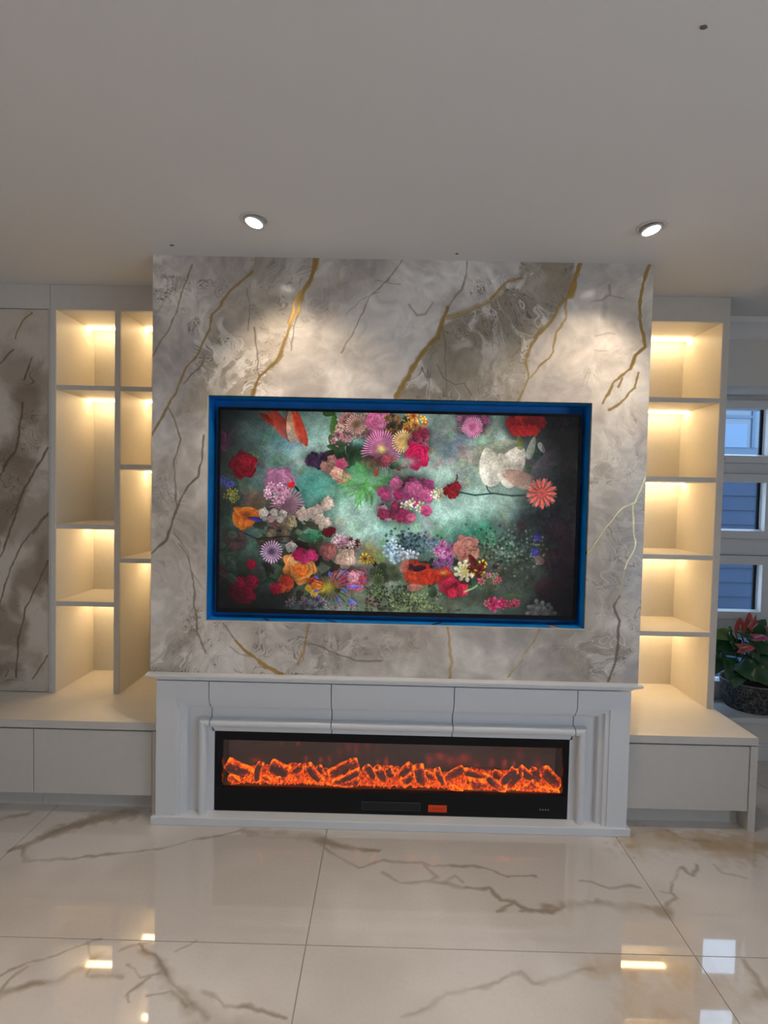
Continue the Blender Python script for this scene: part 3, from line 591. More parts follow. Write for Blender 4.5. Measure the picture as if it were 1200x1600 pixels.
cluster(652, 896, 18, 12, 6, [(230, 70, 40), (240, 90, 50)], 12, 15); petal(655, 888, 22, 10, 10, (30, 10, 20), (70, 30, 50)); petal(640, 886, 14, 9, 160, (40, 14, 20), (80, 30, 50)); petal(632, 884, 22, 14, 70, (150, 80, 70), (200, 130, 116), .8); petal(648, 918, 24, 12, 5, (150, 90, 80), (200, 140, 120), .8)
rose(693, 901, 16, (150, 30, 20), (236, 80, 50), 3, .85); blob(692, 895, 5, 3, (210, 200, 90), .8, 1); mum(726, 892, 19, (150, 140, 110), (232, 226, 190), 9, (200, 190, 90), jag=.1); cluster(748, 888, 12, 12, 14, [(110, 30, 30), (200, 190, 60), (150, 60, 50)], 4, 8, 'daisy'); petal(738, 876, 22, 10, 120, (60, 16, 16), (120, 40, 30))
cluster(708, 920, 14, 10, 10, [(206, 30, 60), (230, 50, 90), (170, 16, 40)], 7, 11); petal(676, 925, 18, 14, 80, (40, 54, 40), (70, 88, 64)); stroke([(725, 925), (738, 920), (745, 915)], 2.5, (150, 180, 120))
cluster(765, 905, 16, 8, 12, [(190, 110, 110), (150, 140, 120), (206, 90, 120)], 3, 6, 'daisy'); petal(800, 935, 30, 14, 10, (50, 70, 46), (90, 110, 70), .8); cluster(775, 945, 16, 8, 10, [(220, 80, 130), (190, 50, 100), (206, 120, 120)], 5, 9, 'daisy'); cluster(803, 944, 10, 5, 6, [(206, 80, 120), (160, 50, 60)], 4, 7, 'daisy')
for a, b in ((832, 955), (840, 948), (850, 950), (858, 958), (845, 958)): daisy(a, b, 12, 5, (170, 172, 168), (130, 130, 128), .8)
blob(840, 840, 5, 4, (60, 50, 170), .8, 6); blob(836, 864, 5, 5, (60, 60, 190), .8, 6); petal(842, 875, 18, 12, 140, (90, 70, 70), (140, 120, 116), .8); petal(855, 918, 40, 30, 30, (40, 20, 24), (74, 40, 44), .6)
for _ in range(110):
    blob(random.uniform(858, 900), random.uniform(800, 950), random.uniform(1, 3), random.uniform(2, 6), random.choice([(60, 24, 40), (20, 20, 26), (40, 30, 36)]), .6, 4)
cluster(640, 955, 120, 6, 20, [(90, 100, 80), (110, 110, 100)], 3, 6, 'leaf')
vig = 1 - .75 * sst(np.hypot((GX / PW - .5) * 1.9, (GY / PH - .5) * 1.5), .75, 1.25)    # the print darkens into its own dark corners
art = art * (vig * (.78 + .44 * fbm(GX / 26, GY / 26, 4, 9)) * (.86 + .28 * fbm(GX / 3.2, GY / 3.2, 2, 3)))[..., None]
art = np.clip(art, 0, 1); art = art * (.86 + .26 * art)
M_SCREEN = plate_mat('television_picture', pic, make_image('television_picture', art), (0, 2), .12, .2, emit=True, es=1.0)

# ------------------------------------------------------------------ plain materials
M_PAINT = mat('ceiling_paint', (.66, .65, .64), .9, .2, bump=.15, bscale=220)
M_WALL = mat('wall_paint', (.74, .73, .71), .85, .25, bump=.15, bscale=200)
M_GROUT = mat('grout', (.30, .28, .25), .8, .2)
M_LAM = mat('ivory_laminate', (.60, .565, .52), .42, .4, bump=.12, bscale=160, var=.02, vscale=30)
M_LAMIN = mat('ivory_laminate_interior', (.74, .69, .60), .45, .4, bump=.2, bscale=120, var=.02, vscale=60)
M_TOP = mat('ivory_worktop', (.82, .77, .70), .40, .45, var=.02, vscale=20)
M_CARC = mat('cabinet_carcass', (.45, .43, .40), .6, .3)
M_SUR = mat('white_satin_paint', (.70, .71, .73), .28, .5, bump=.03, bscale=30)
M_TRIMW = mat('white_trim_paint', (.74, .75, .76), .4, .4)
M_BLK = mat('black_gloss', (.006, .006, .008), .2, .2)
M_BLKM = mat('black_matt', (.008, .008, .009), .5, .2)
M_VENT = mat('dark_grey_grille', (.03, .03, .034), .4, .5)
M_GREYD = mat('grey_dots', (.25, .25, .27), .5, .4)
M_STICK = mat('orange_sticker', srgb(226, 72, 30), .5, .3)
M_STICKR = mat('red_sticker_print', srgb(190, 40, 24), .5, .3)
M_BLUE = mat('blue_masking_film', (.004, .22, .66), .45, .4, bump=.5, bscale=14, var=.18, vscale=9)
M_CREAM = mat('cream_wood_edge', (.62, .57, .48), .5, .3)
M_UPVC = mat('white_window_plastic', (.78, .80, .82), .25, .5)
M_GASK = mat('black_gasket', (.01, .014, .02), .5, .3)
M_STEEL = mat('brushed_steel', (.7, .7, .7), .25, .5, 1.0)
M_SIDE = mat('navy_grey_siding', (.018, .040, .085), .6, .25, var=.12, vscale=4)
M_SIDEF = mat('pale_house_trim', (.06, .11, .18), .5, .4)
M_SOIL = mat('potting_soil', (.03, .02, .015), .9, .2, bump=1, bscale=60)
M_LEAF = mat('dark_green_leaf', (.024, .085, .028), .25, .5, var=.4, vscale=14)
M_LEAFY = mat('yellow_green_leaf', (.13, .22, .03), .32, .5, var=.3, vscale=14)
M_STEM = mat('green_stem', (.10, .16, .05), .5, .3)
M_SPATH = mat('salmon_red_spathe', (.50, .09, .09), .22, .5, var=.25, vscale=30)
M_SPATHP = mat('pink_spathe', (.55, .12, .26), .22, .5, var=.25, vscale=30)
M_SPAD = mat('cream_spadix', (.70, .45, .35), .5, .3)
M_LED = mat('lit_strip', (1, .9, .7), .5, emit=(1, .72, .39), es=16.5)
M_NIB = mat('grey_smudge', (.16, .13, .11), .8, .2)
M_GROUND = mat('outside_paving', (.20, .20, .20), .9, .2, var=.2, vscale=3)


def glass_mat(name, tint=(.95, .97, 1), ior=1.5, rough=.0):
    m = bpy.data.materials.new(name); m.use_nodes = True; t = m.node_tree; t.nodes.clear(); L = t.links.new
    a = t.nodes.new('ShaderNodeBsdfTransparent'); a.inputs[0].default_value = (*tint, 1); g = t.nodes.new('ShaderNodeBsdfGlossy'); g.inputs['Roughness'].default_value = rough
    f = t.nodes.new('ShaderNodeFresnel'); f.inputs[0].default_value = ior; x = t.nodes.new('ShaderNodeMixShader'); o = t.nodes.new('ShaderNodeOutputMaterial')
    gm = t.nodes.new('ShaderNodeNewGeometry'); mr = t.nodes.new('ShaderNodeMapRange'); mr.inputs[3].default_value = ior; mr.inputs[4].default_value = 1 / ior   # the same weak mirror on both faces
    L(gm.outputs['Backfacing'], mr.inputs[0]); L(mr.outputs[0], f.inputs[0])
    L(f.outputs[0], x.inputs[0]); L(a.outputs[0], x.inputs[1]); L(g.outputs[0], x.inputs[2]); L(x.outputs[0], o.inputs[0]); return m


M_PANE = glass_mat('window_glass', (.93, .97, 1.0)); M_FGLASS = glass_mat('fireplace_glass', (.92, .9, .9), 1.55, .0)

# pot: charcoal speckled stone
M_POT = mat('speckled_charcoal_pot', (.03, .03, .032), .6, .4, bump=.8, bscale=150)
t = M_POT.node_tree; n = t.nodes.new('ShaderNodeTexNoise'); n.inputs['Scale'].default_value = 70; n.inputs['Detail'].default_value = 6; n.inputs['Distortion'].default_value = 1.5
r = t.nodes.new('ShaderNodeValToRGB'); r.color_ramp.elements[0].position = .46; r.color_ramp.elements[1].position = .62; r.color_ramp.elements[0].color = (.022, .021, .023, 1); r.color_ramp.elements[1].color = (.20, .195, .20, 1)
g = t.nodes.new('ShaderNodeNewGeometry'); t.links.new(g.outputs['Position'], n.inputs[0]); t.links.new(n.outputs[0], r.inputs[0]); t.links.new(r.outputs[0], t.nodes['Principled BSDF'].inputs['Base Color'])

# glowing resin logs: dark bark ridges over an orange glow that comes through from the lamp under the ember bed
def ember_mat(name, lo, hi, es):
    m = bpy.data.materials.new(name); m.use_nodes = True; t = m.node_tree; b = t.nodes['Principled BSDF']; L = t.links.new
    g = t.nodes.new('ShaderNodeNewGeometry'); at = t.nodes.new('ShaderNodeAttribute'); at.attribute_name = 'glow'
    n = t.nodes.new('ShaderNodeTexNoise'); n.inputs['Scale'].default_value = 55; n.inputs['Detail'].default_value = 5; n.inputs['Distortion'].default_value = 2.0; L(g.outputs['Position'], n.inputs[0])
    a = t.nodes.new('ShaderNodeMath'); a.operation = 'ADD'; L(n.outputs[0], a.inputs[0]); L(at.outputs['Fac'], a.inputs[1])
    r = t.nodes.new('ShaderNodeValToRGB'); e = r.color_ramp.elements; e[0].position = lo; e[0].color = (.022, .007, .006, 1); e[1].position = hi; e[1].color = (1, .19, .002, 1)
    q = r.color_ramp.elements.new((lo + hi) / 2 - .02); q.color = (.22, .016, .003, 1); q = r.color_ramp.elements.new(hi - .08); q.color = (.85, .07, .002, 1)
    L(a.outputs[0], r.inputs[0]); L(r.outputs[0], b.inputs['Emission Color']); b.inputs['Emission Strength'].default_value = es
    b.inputs['Base Color'].default_value = (.05, .035, .035, 1); b.inputs['Roughness'].default_value = .7; return m


M_RING = mat('satin_ring', (.58, .56, .54), .5, .3)
M_LOG = ember_mat('glowing_log_resin', .60, 1.00, 1.7)
M_EMB = ember_mat('glowing_ember_resin', .46, .92, 2.0)

# ------------------------------------------------------------------ the room shell
fl_ = struct('floor')
bx('floor_bed', M_GROUT, (RX0 - .2, RX1 + .2, RY0 - .2, RYB + .6, -.05, -.0025), fl_)
TWX, TWY, g = 1.2234, .770, .0016
for i in range(-3, 4):
    for j in range(-7, 3):
        x0, y0 = .771 + i * TWX, -.621 + j * TWY
        a, b, c, d = max(x0 + g, RX0), min(x0 + TWX - g, RX1), max(y0 + g, RY0), min(y0 + TWY - g, RYB)
        if b - a > .05 and d - c > .02: bx('floor_tile', M_TILE, (a, b, c, d, -.009, 0), fl_)
ce = bx('ceiling', M_PAINT, (RX0 - .2, RX1 + .2, RY0 - .2, 1.06, H, H + .12), kind='structure')
random.seed(3)
for (x, y, s) in ((.117, -.096, .012), (1.253, -.068, .010), (1.624, -1.137, .012)):
    bm = bmesh.new(); bmesh.ops.create_icosphere(bm, subdivisions=2, radius=1)
    for v in bm.verts: v.co = Vector((x + v.co.x * s * random.uniform(.4, .9), y + v.co.y * s * .45, H - .001 + v.co.z * .003))
    obj('plaster_nib', bm, M_NIB, ce, label='small grey chipped spot')
bx('wall_left', M_WALL, (RX0 - .15, RX0, RY0, RYB, 0, H), kind='structure')
bm = bmesh.new()
box(bm, RX1, RX1 + .15, RY0, -4.2, 0, H); box(bm, RX1, RX1 + .15, -2.0, RYB, 0, H); box(bm, RX1, RX1 + .15, -4.2, -2.0, 2.1, H); box(bm, RX1, RX1 + .15, -4.2, -2.0, 0, .2)
obj('wall_right', bm, M_WALL, kind='structure')
bm = bmesh.new()
WX0, WX1, WZ0, WZ1 = 2.62, 3.46, .233, 2.056
box(bm, RX0 - .15, WX0, RYB, RYB + .36, 0, H); box(bm, WX1, RX1 + .15, RYB, RYB + .36, 0, H); box(bm, WX0, WX1, RYB, RYB + .36, WZ1, H); box(bm, WX0, WX1, RYB, RYB + .36, 0, WZ0 - .03)
obj('wall_back', bm, M_WALL, kind='structure')
bx('wall_front', M_WALL, (RX0 - .15, RX1 + .15, RY0 - .2, RY0, 0, H), kind='structure')
w2 = struct('window_2'); bx('window_frame', M_UPVC, (RX1 + .04, RX1 + .10, -3.13, -3.07, .2, 2.1), w2); bx('window_pane', M_PANE, (RX1 + .066, RX1 + .072, -4.2, -2.0, .2, 2.1), w2)
# cornice on the back wall right of the shelves: coved profile
bm = bmesh.new()
pr = [(0, 2.298), (-.012, 2.298), (-.014, 2.308), (-.022, 2.316), (-.032, 2.335), (-.05, 2.355), (-.07, 2.366), (-.082, 2.372), (-.084, 2.384), (-.09, 2.3998), (0, 2.3998)]
r0 = [bm.verts.new((2.6125, RYB + y, z)) for y, z in pr]; r1 = [bm.verts.new((RX1, RYB + y, z)) for y, z in pr]
for k in range(len(pr)): bm.faces.new((r0[k], r0[(k + 1) % len(pr)], r1[(k + 1) % len(pr)], r1[k]))
bm.faces.new(r0[::-1]); bm.faces.new(r1)
obj('trim_1', bm, M_TRIMW, kind='structure')
bm = bmesh.new(); box(bm, 2.62, RX1, RYB - .016, RYB, 0, .080); box(bm, 2.62, RX1, RYB - .009, RYB, .080, .092)
obj('baseboard_back', bm, M_TRIMW, kind='structure')
bx('trim_2', M_TRIMW, (WX0, WX1, RYB - .012, RYB + .30, WZ0 - .03, WZ0), kind='structure', bev=.004)

# window in the recess: outer frame and four stacked sashes
w1 = struct('window_1'); FY = 1.0
bm = bmesh.new()
box(bm, WX0, WX0 + .06, FY - .01, FY + .06, WZ0, WZ1); box(bm, 3.305, WX1, FY - .01, FY + .06, WZ0, WZ1); box(bm, WX0 + .06, 3.305, FY - .01, FY + .06, 2.03, WZ1)
box(bm, WX0 + .06, 3.305, FY - .01, FY + .06, WZ0, .285)
sash = [(1.655, 2.030), (1.205, 1.595), (.722, 1.108), (.285, .655)]
for (a, b), (c, d) in zip(sash, sash[1:]): box(bm, WX0 + .06, 3.305, FY - .01, FY + .06, d, a)
obj('window_frame', bm, M_UPVC, w1)
panes = [(1.700, 1.978), (1.253, 1.543), (.768, 1.052), (.345, .61)]
for k, ((a, b), (c, d)) in enumerate(zip(sash, panes)):
    bm = bmesh.new(); e = .003; X0, X1 = WX0 + .06 + e, 3.305 - e; PX0, PX1 = 2.74, 3.243; ya, yb = FY - .035, FY + .05
    for z0, z1, x0, x1 in ((a + e, c, X0, X1), (d, b - e, X0, X1), (c, d, X0, PX0), (c, d, PX1, X1)): box(bm, x0, x1, ya, yb, z0, z1)
    # sloped glazing bead inside the opening
    def q4(p): bm.faces.new([bm.verts.new(v) for v in p])
    q4([(PX0, ya - .001, c), (PX1, ya - .001, c), (PX1 - .008, FY, c + .010), (PX0 + .008, FY, c + .010)]); q4([(PX1, ya - .001, c), (PX1, ya - .001, d), (PX1 - .008, FY, d), (PX1 - .008, FY, c + .01)])
    s_ = obj('sash', bm, M_UPVC, w1)
    bm = bmesh.new(); box(bm, PX1 - .026, PX1 - .009, FY + .001, FY + .012, c, d); obj('spacer_bar', bm, M_GASK, s_)
    bx('pane', M_PANE, (PX0, PX1, FY + .014, FY + .018, c, d), s_)
    if k == 0:
        bm = bmesh.new(); box(bm, 2.90, 2.985, ya - .012, ya, 1.665, 1.69, .004); tube(bm, [(2.97, ya - .014, 1.678), (2.96, ya - .04, 1.676), (2.92, ya - .045, 1.667), (2.85, ya - .045, 1.655)], [.008, .008, .007, .006])
        obj('window_handle', bm, M_STEEL, s_, smooth=True)

# neighbouring house: lapped boards, trim, window, pipe
HY = 2.9
hs = thing('neighbour_house', 'grey blue board clad house seen through the window', 'house', (4.0, HY, 0))
z = -.3; PL = .137
bm0 = bmesh.new()
v = [bm0.verts.new(c) for c in ((1.5, HY, 0), (7.5, HY, 0), (7.5, HY - .022, 0), (1.5, HY - .022, 0), (1.5, HY, PL + .01), (7.5, HY, PL + .01), (7.5, HY - .006, PL + .01), (1.5, HY - .006, PL + .01))]
for f_ in ((0, 1, 2, 3), (4, 7, 6, 5), (3, 2, 6, 7), (0, 4, 5, 1), (0, 3, 7, 4), (1, 5, 6, 2)): bm0.faces.new([v[i] for i in f_])
me_pl = bpy.data.meshes.new('cladding_board'); bm0.to_mesh(me_pl); bm0.free()
while z < 2.6 - PL:
    o = obj('cladding_board', me_pl, M_SIDE, hs); o.location = (0, 0, z); z += PL
bx('wall_core', M_SIDE, (1.5, 7.5, HY + .0005, HY + .3, -.3, 2.62), hs)
hw = bx('neighbour_window_frame', M_SIDEF, (3.2, 4.62, HY - .06, HY - .024, 1.86, 2.56), hs)
bx('neighbour_pane', mat('dusky_pane', (.10, .15, .22), .2), (3.3, 4.50, HY - .064, HY - .0605, 1.93, 2.48), hw)
bx('neighbour_blind', mat('pale_blind', (.10, .18, .30), .5), (3.3, 4.33, HY - .070, HY - .065, 1.93, 2.15), hw)
bx('transom', M_SIDEF, (3.3, 4.40, HY - .075, HY - .0645, 2.20, 2.225), hw); bx('mullion', M_SIDEF, (4.37, 4.40, HY - .078, HY - .0645, 1.93, 2.48), hw)
bx('gutter', M_SIDEF, (1.5, 7.5, HY - .14, HY - .025, 2.57, 2.64), hs)
bx('trim_3', M_GROUND, (0, 9, 1.07, 9, -.35, -.3), kind='structure')

# ------------------------------------------------------------------ chimney breast with the television recess
HB = .0347
OX0, OX1, OZ0, OZ1, RD = .233, 1.8416, .873, 1.8266, .115
BW = 2.0755; ZM = .6496
bm = bmesh.new()
xs = [0, OX0, OX1, BW]; zs = [ZM, OZ0, OZ1, H]
for i in range(3):
    for j in range(3):
        if i == 1 and j == 1: continue
        bm.faces.new([bm.verts.new(p) for p in ((xs[i], 0, zs[j]), (xs[i + 1], 0, zs[j]), (xs[i + 1], 0, zs[j + 1]), (xs[i], 0, zs[j + 1]))])
for x0, x1, z0, z1, y0, y1 in ((OX0, OX0, OZ0, OZ1, 0, RD), (OX1, OX1, OZ0, OZ1, 0, RD)):
    bm.faces.new([bm.verts.new(p) for p in ((x0, y0, z0), (x0, y1, z0), (x0, y1, z1), (x0, y0, z1))])
for zz in (OZ0, OZ1): bm.faces.new([bm.verts.new(p) for p in ((OX0, 0, zz), (OX1, 0, zz), (OX1, RD, zz), (OX0, RD, zz))])
bm.faces.new([bm.verts.new(p) for p in ((OX0, RD, OZ0), (OX1, RD, OZ0), (OX1, RD, OZ1), (OX0, RD, OZ1))])
for x in (0, BW): bm.faces.new([bm.verts.new(p) for p in ((x, 0, ZM), (x, RYB, ZM), (x, RYB, H), (x, 0, H))])
bm.faces.new([bm.verts.new(p) for p in ((0, 0, ZM), (BW, 0, ZM), (BW, RYB, ZM), (0, RYB, ZM))])
bmesh.ops.remove_doubles(bm, verts=bm.verts[:], dist=1e-5)
cb = obj('chimney_breast', bm, M_MARBLE, kind='structure')
bm = bmesh.new()
for d in ((OX0 - .002, OX1 + .002, .0005, .010, OZ0, OZ0 + .0022), (OX0, OX0 + .0022, .0005, .010, OZ0, OZ1)): box(bm, *d)
obj('reveal_edge', bm, M_CREAM, cb)
bm = bmesh.new()
for d in ((.04, .258, .06, RYB, 0, ZM), (1.816, 2.036, .06, RYB, 0, ZM), (.258, 1.816, .06, RYB, .40, ZM), (.258, 1.816, .23, RYB, 0, .40), (.258, 1.816, .06, .23, 0, HB - .002)): box(bm, *d)
obj('breast_base', bm, M_WALL, cb)

# blue film that masks the recess: four reveal strips and the back sheet
tf = thing('masking_film', 'blue protective film lining the recess around the television', 'film', (OX0, RD, OZ0))


def film(pts, n=26, amp=.0015):
    """thin wrinkled sheet between four corners"""
    bm = bmesh.new(); A, B, Cc, D = [Vector(p) for p in pts]; nn = (B - A).cross(D - A).normalized(); ctr = Vector(((OX0 + OX1) / 2, .0, (OZ0 + OZ1) / 2))
    if nn.dot(ctr - (A + Cc) / 2) < 0: nn = -nn
    G = []
    for i in range(n + 1):
        row = []
        for j in range(4):
            s, t_ = i / n, j / 3; p = A.lerp(B, s).lerp(D.lerp(Cc, s), t_)
            row.append(bm.verts.new(p + nn * (.002 + amp * random.random())))
        G.append(row)
    for i in range(n):
        for j in range(3): bm.faces.new((G[i][j], G[i + 1][j], G[i + 1][j + 1], G[i][j + 1]))
    return bm


y0, y1 = .011, RD - .001
obj('film_strip', film([(OX0, y0, OZ1), (OX1, y0, OZ1), (OX1, y1, OZ1), (OX0, y1, OZ1)]), M_BLUE, tf)
obj('film_strip', film([(OX0, y0, OZ0), (OX1 - .13, y0, OZ0), (OX1 - .16, y1, OZ0), (OX0, y1, OZ0)]), M_BLUE, tf)
obj('film_strip', film([(OX1 - .085, y0, OZ0), (OX1, y0, OZ0), (OX1, y1, OZ0), (OX1 - .145, y1, OZ0)], 6), M_BLUE, tf)
obj('film_strip', film([(OX0, y0, OZ0), (OX0, y0, OZ1), (OX0, y1, OZ1), (OX0, y1, OZ0)]), M_BLUE, tf)
obj('film_strip', film([(OX1, y0, OZ0), (OX1, y0, OZ1), (OX1, y1, OZ1), (OX1, y1, OZ0)]), M_BLUE, tf)
obj('film_sheet', film([(OX0, RD, OZ0), (OX1, RD, OZ0), (OX1, RD, OZ1), (OX0, RD, OZ1)], 30, .001), M_BLUE, tf)
for a, b, c in ((.50, .47, 1), (.79, .74, 1), (1.20, 1.24, 0)):
    bm = bmesh.new(); p0, p1 = (Vector((a, .013, OZ0 + .0042)), Vector((b, .05, OZ0 + .0045)))
    tube(bm, [p0, p0.lerp(p1, .5), p1], .0022, 6); obj('film_crease', bm, M_GASK, tf)
# television
tv = thing('television', 'wide wall television showing a dark floral collage picture', 'television', ((TVX0 + TVX1) / 2, TVY, TVZ0))
bx('housing', M_BLKM, (TVX0 + .004, TVX1 - .004, TVY + .008, RD - .008, TVZ0 + .004, TVZ1 - .004), tv, .003)
bx('mounting_bracket', M_BLKM, (.9, 1.2, RD - .009, RD - .0015, 1.2, 1.5), tv)
bm = bmesh.new()
for d in ((TVX0, TVX1, TVY - .004, TVY + .008, TVZ0, SZ0), (TVX0, TVX1, TVY - .004, TVY + .008, SZ1, TVZ1), (TVX0, SX0, TVY - .004, TVY + .008, SZ0, SZ1), (SX1, TVX1, TVY - .004, TVY + .008, SZ0, SZ1)): box(bm, *d)
obj('bezel', bm, M_BLK, tv)
bx('screen', M_SCREEN, (SX0, SX1, TVY, TVY + .006, SZ0, SZ1), tv)

# ------------------------------------------------------------------ fire surround
SY = -.0153      # face plane of the frame
fs = thing('fireplace_surround', 'white painted fire surround with moulded frame and mantel', 'fireplace surround', (1.04, SY, 0))
IX0, IX1, IZ1 = .270, 1.805, .388      # opening
# moulding profile: t outward from the opening, d = how far it stands forward of the base plane
PROF = [(0, 0), (0, .011), (.027, .011), (.0272, .028), (.029, .038), (.034, .044), (.041, .047), (.048, .047), (.055, .044), (.060, .038), (.062, .028), (.0622, .011), (.107, .011), (.1085, .023), (.113, .031), (.121, .035), (.129, .036), (.133, .042), (.1332, .049), (.151, .050), (.1512, .056), (.2355, .056)]
BASEY = .0375
TOPT = .228


def sweep(paths_for_t, prof):
    """paths_for_t(t) gives the points (x, z) of the moulding line at offset t; returns a mesh swept along it"""
    bm = bmesh.new(); rows = []
    for t_, d in prof: rows.append([bm.verts.new((x, BASEY - d, z)) for x, z in paths_for_t(t_)])
    for A, B in zip(rows, rows[1:]):
        for k in range(len(A) - 1): bm.faces.new((A[k], A[k + 1], B[k + 1], B[k]))
    back = [bm.verts.new((v.co.x, BASEY + .0, v.co.z)) for v in rows[-1]]
    for k in range(len(back) - 1): bm.faces.new((rows[-1][k], rows[-1][k + 1], back[k + 1], back[k]))
    for e in (0, -1):
        vs = [r[e] for r in rows] + [back[e]]
        try: bm.faces.new(vs if e else vs[::-1])
        except Exception: pass
    return bm


XL, XC1, XC2, XR = .258, .777, 1.297, 1.817; sg = .0018; HB = .0347
IC = .02
top = lambda t_: min(IZ1 + t_, .6185)
left = lambda t_: [(IX0 - t_, HB), (IX0 - t_, top(t_) if t_ < .2 else .6185), (XL + (.0 if t_ > .15 else .0) - sg, top(t_) if t_ < .2 else .6185)]
PROFP = [(t_, d) for t_, d in PROF]


def pil(side):
    bm = bmesh.new(); rows = []
    edge = (IX0, XL - sg) if side < 0 else (IX1, XR + sg)
    prof = [(t_, d) for t_, d in PROF if t_ >= 0]
    for t_, d in prof:
        x = edge[0] + side * t_
        z = IZ1 + t_ if t_ < .2 else .6185
        xc = edge[1]
        rows.append([bm.verts.new((x, BASEY - d, HB)), bm.verts.new((x, BASEY - d, z)), bm.verts.new((xc if abs(x - edge[0]) > abs(xc - edge[0]) else x, BASEY - d, z))])
    for A, B in zip(rows, rows[1:]):
        for k in range(2):
            try: bm.faces.new((A[k], A[k + 1], B[k + 1], B[k]))
            except Exception: pass
    # outer return and top
    a = rows[-1]; b = [bm.verts.new((v.co.x, .0, v.co.z)) for v in a]
    for k in range(2): bm.faces.new((a[k], a[k + 1], b[k + 1], b[k]))
    # inner return against the fire
    a = rows[0]; b = [bm.verts.new((v.co.x, .12, v.co.z)) for v in a[:2]]; bm.faces.new((a[0], a[1], b[1], b[0]))
    # bottom closing
    bo = [r_[0] for r_ in rows]; q = [bm.verts.new((bo[-1].co.x, .0375, HB)), bm.verts.new((bo[0].co.x, .0375, HB))]; bm.faces.new(bo + q)
    # cut face towards the frieze
    cut = [r_[2] for r_ in rows if abs(r_[2].co.x - edge[1]) < 1e-6]
    if len(cut) > 2:
        q = [bm.verts.new((edge[1], .0375, cut[-1].co.z)), bm.verts.new((edge[1], .0375, cut[0].co.z))]; bm.faces.new(cut + q)
    bmesh.ops.remove_doubles(bm, verts=bm.verts[:], dist=1e-6)
    return bm


for s in (-1, 1): obj('pilaster', pil(s), M_SUR, fs)
for a, b in ((XL, XC1), (XC1, XC2), (XC2, XR)):
    bm = bmesh.new(); pf = [(t_, d) for t_, d in PROF if t_ < .2] + [(.2305, .056)]
    r0 = [bm.verts.new((a + sg, BASEY - d, IZ1 + t_)) for t_, d in pf]; r1 = [bm.verts.new((b - sg, BASEY - d, IZ1 + t_)) for t_, d in pf]
    for k in range(len(pf) - 1): bm.faces.new((r0[k], r1[k], r1[k + 1], r0[k + 1]))
    q0 = [bm.verts.new((a + sg, .0375, IZ1 + .2305)), bm.verts.new((a + sg, .0375, IZ1))]; q1 = [bm.verts.new((b - sg, .0375, IZ1 + .2305)), bm.verts.new((b - sg, .0375, IZ1))]
    bm.faces.new(r0 + q0[:1]); bm.faces.new((r1 + q1[:1])[::-1]); bm.faces.new((r0[-1], r1[-1], q1[0], q0[0]))
    obj('frieze_panel', bm, M_SUR, fs)
bx('backing_board', M_BLKM, (IX0 - .005, IX1 + .005, .0382, .0395, IZ1 + .01, .62), fs)
bm = bmesh.new()   # mantel shelf with a small ogee under its edge
mp = [(.0, .6225), (SY - .002, .6225), (SY - .004, .628), (SY - .012, .631), (SY - .0145, .637), (-.0335, .6385), (-.0355, .641), (-.0355, .6475), (-.0335, .6496), (.0, .6496)]
def mprof(side): return [((-.0079 - (y + .0355) * -1 * 0) if side < 0 else 2.0835) for y, z in mp]
inset = [0.045, .0435, .041, .034, .028, .004, 0, 0, .002, .0] 
L_ = [bm.verts.new((-.0079 + i_ if k < 9 else -.0079, y, z)) for k, ((y, z), i_) in enumerate(zip(mp, inset))]; R_ = [bm.verts.new((2.0835 - i_, y, z)) for (y, z), i_ in zip(mp, inset)]
for k in range(len(mp) - 1): bm.faces.new((L_[k], R_[k], R_[k + 1], L_[k + 1]))
bm.faces.new(L_); bm.faces.new(R_[::-1]); bm.faces.new((L_[0], L_[-1], R_[-1], R_[0]))
obj('mantel_shelf', bm, M_SUR, fs)
bm = bmesh.new(); box(bm, .0174, 2.0543, -.0288, .0306, 0, HB, .0022); box(bm, .04, 2.03, .0306, .0585, 0, HB - .0001)
obj('plinth_board', bm, M_SUR, fs)

# ------------------------------------------------------------------ electric fire
ef = thing('electric_fire', 'long black electric fire with glowing orange logs', 'fireplace', (1.04, 0, .06))
FYF = .030; FX0, FX1, FZ0, FZ1 = IX0 + .001, IX1 - .001, HB + .0003, IZ1 + .004
GX0, GX1 = px(347, 1190, 1, FYF).x, px(880, 1200, 1, FYF).x; GZ0, GZ1 = px(600, 1237, 1, FYF).z, px(600, 1162, 1, FYF).z
STX0, STX1, STZ0, STZ1 = px(669, 1265, 1, FYF).x, px(698, 1265, 1, FYF).x, px(684, 1269, 1, FYF).z, px(684, 1258, 1, FYF).z
VNX0, VNX1, VNZ0 = px(565, 1253, 1, FYF).x, px(657, 1255, 1, FYF).x, px(610, 1265.5, 1, FYF).z
BNX, BNZ = px(844, 1265, 1, FYF).x, px(844, 1265, 1, FYF).z
bm = bmesh.new()
for d in ((FX0, FX1, FYF, FYF + .02, GZ1, FZ1), (FX0, GX0, FYF, FYF + .02, GZ0, GZ1), (GX1, FX1, FYF, FYF + .02, GZ0, GZ1)): box(bm, *d)
obj('front_frame', bm, M_BLK, ef)
lp = bx('control_panel', M_BLKM, (FX0, FX1, FYF, FYF + .02, FZ0, GZ0), ef)
bx('sticker', M_STICK, (STX0, STX1, FYF - .0012, FYF - .0002, STZ0, STZ1), lp, label='small orange red sticker')
bm = bmesh.new(); box(bm, STX0 + .006, STX1 - .006, FYF - .0016, FYF - .0013, STZ0 + .0035, STZ0 + .0055)
for k in range(9): box(bm, STX0 + .015 + k * .0056, STX0 + .0185 + k * .0056, FYF - .0016, FYF - .0013, STZ0 + .012, STZ0 + (.019 if k % 3 else .017))
obj('sticker_print', bm, M_STICKR, lp)
bm = bmesh.new()
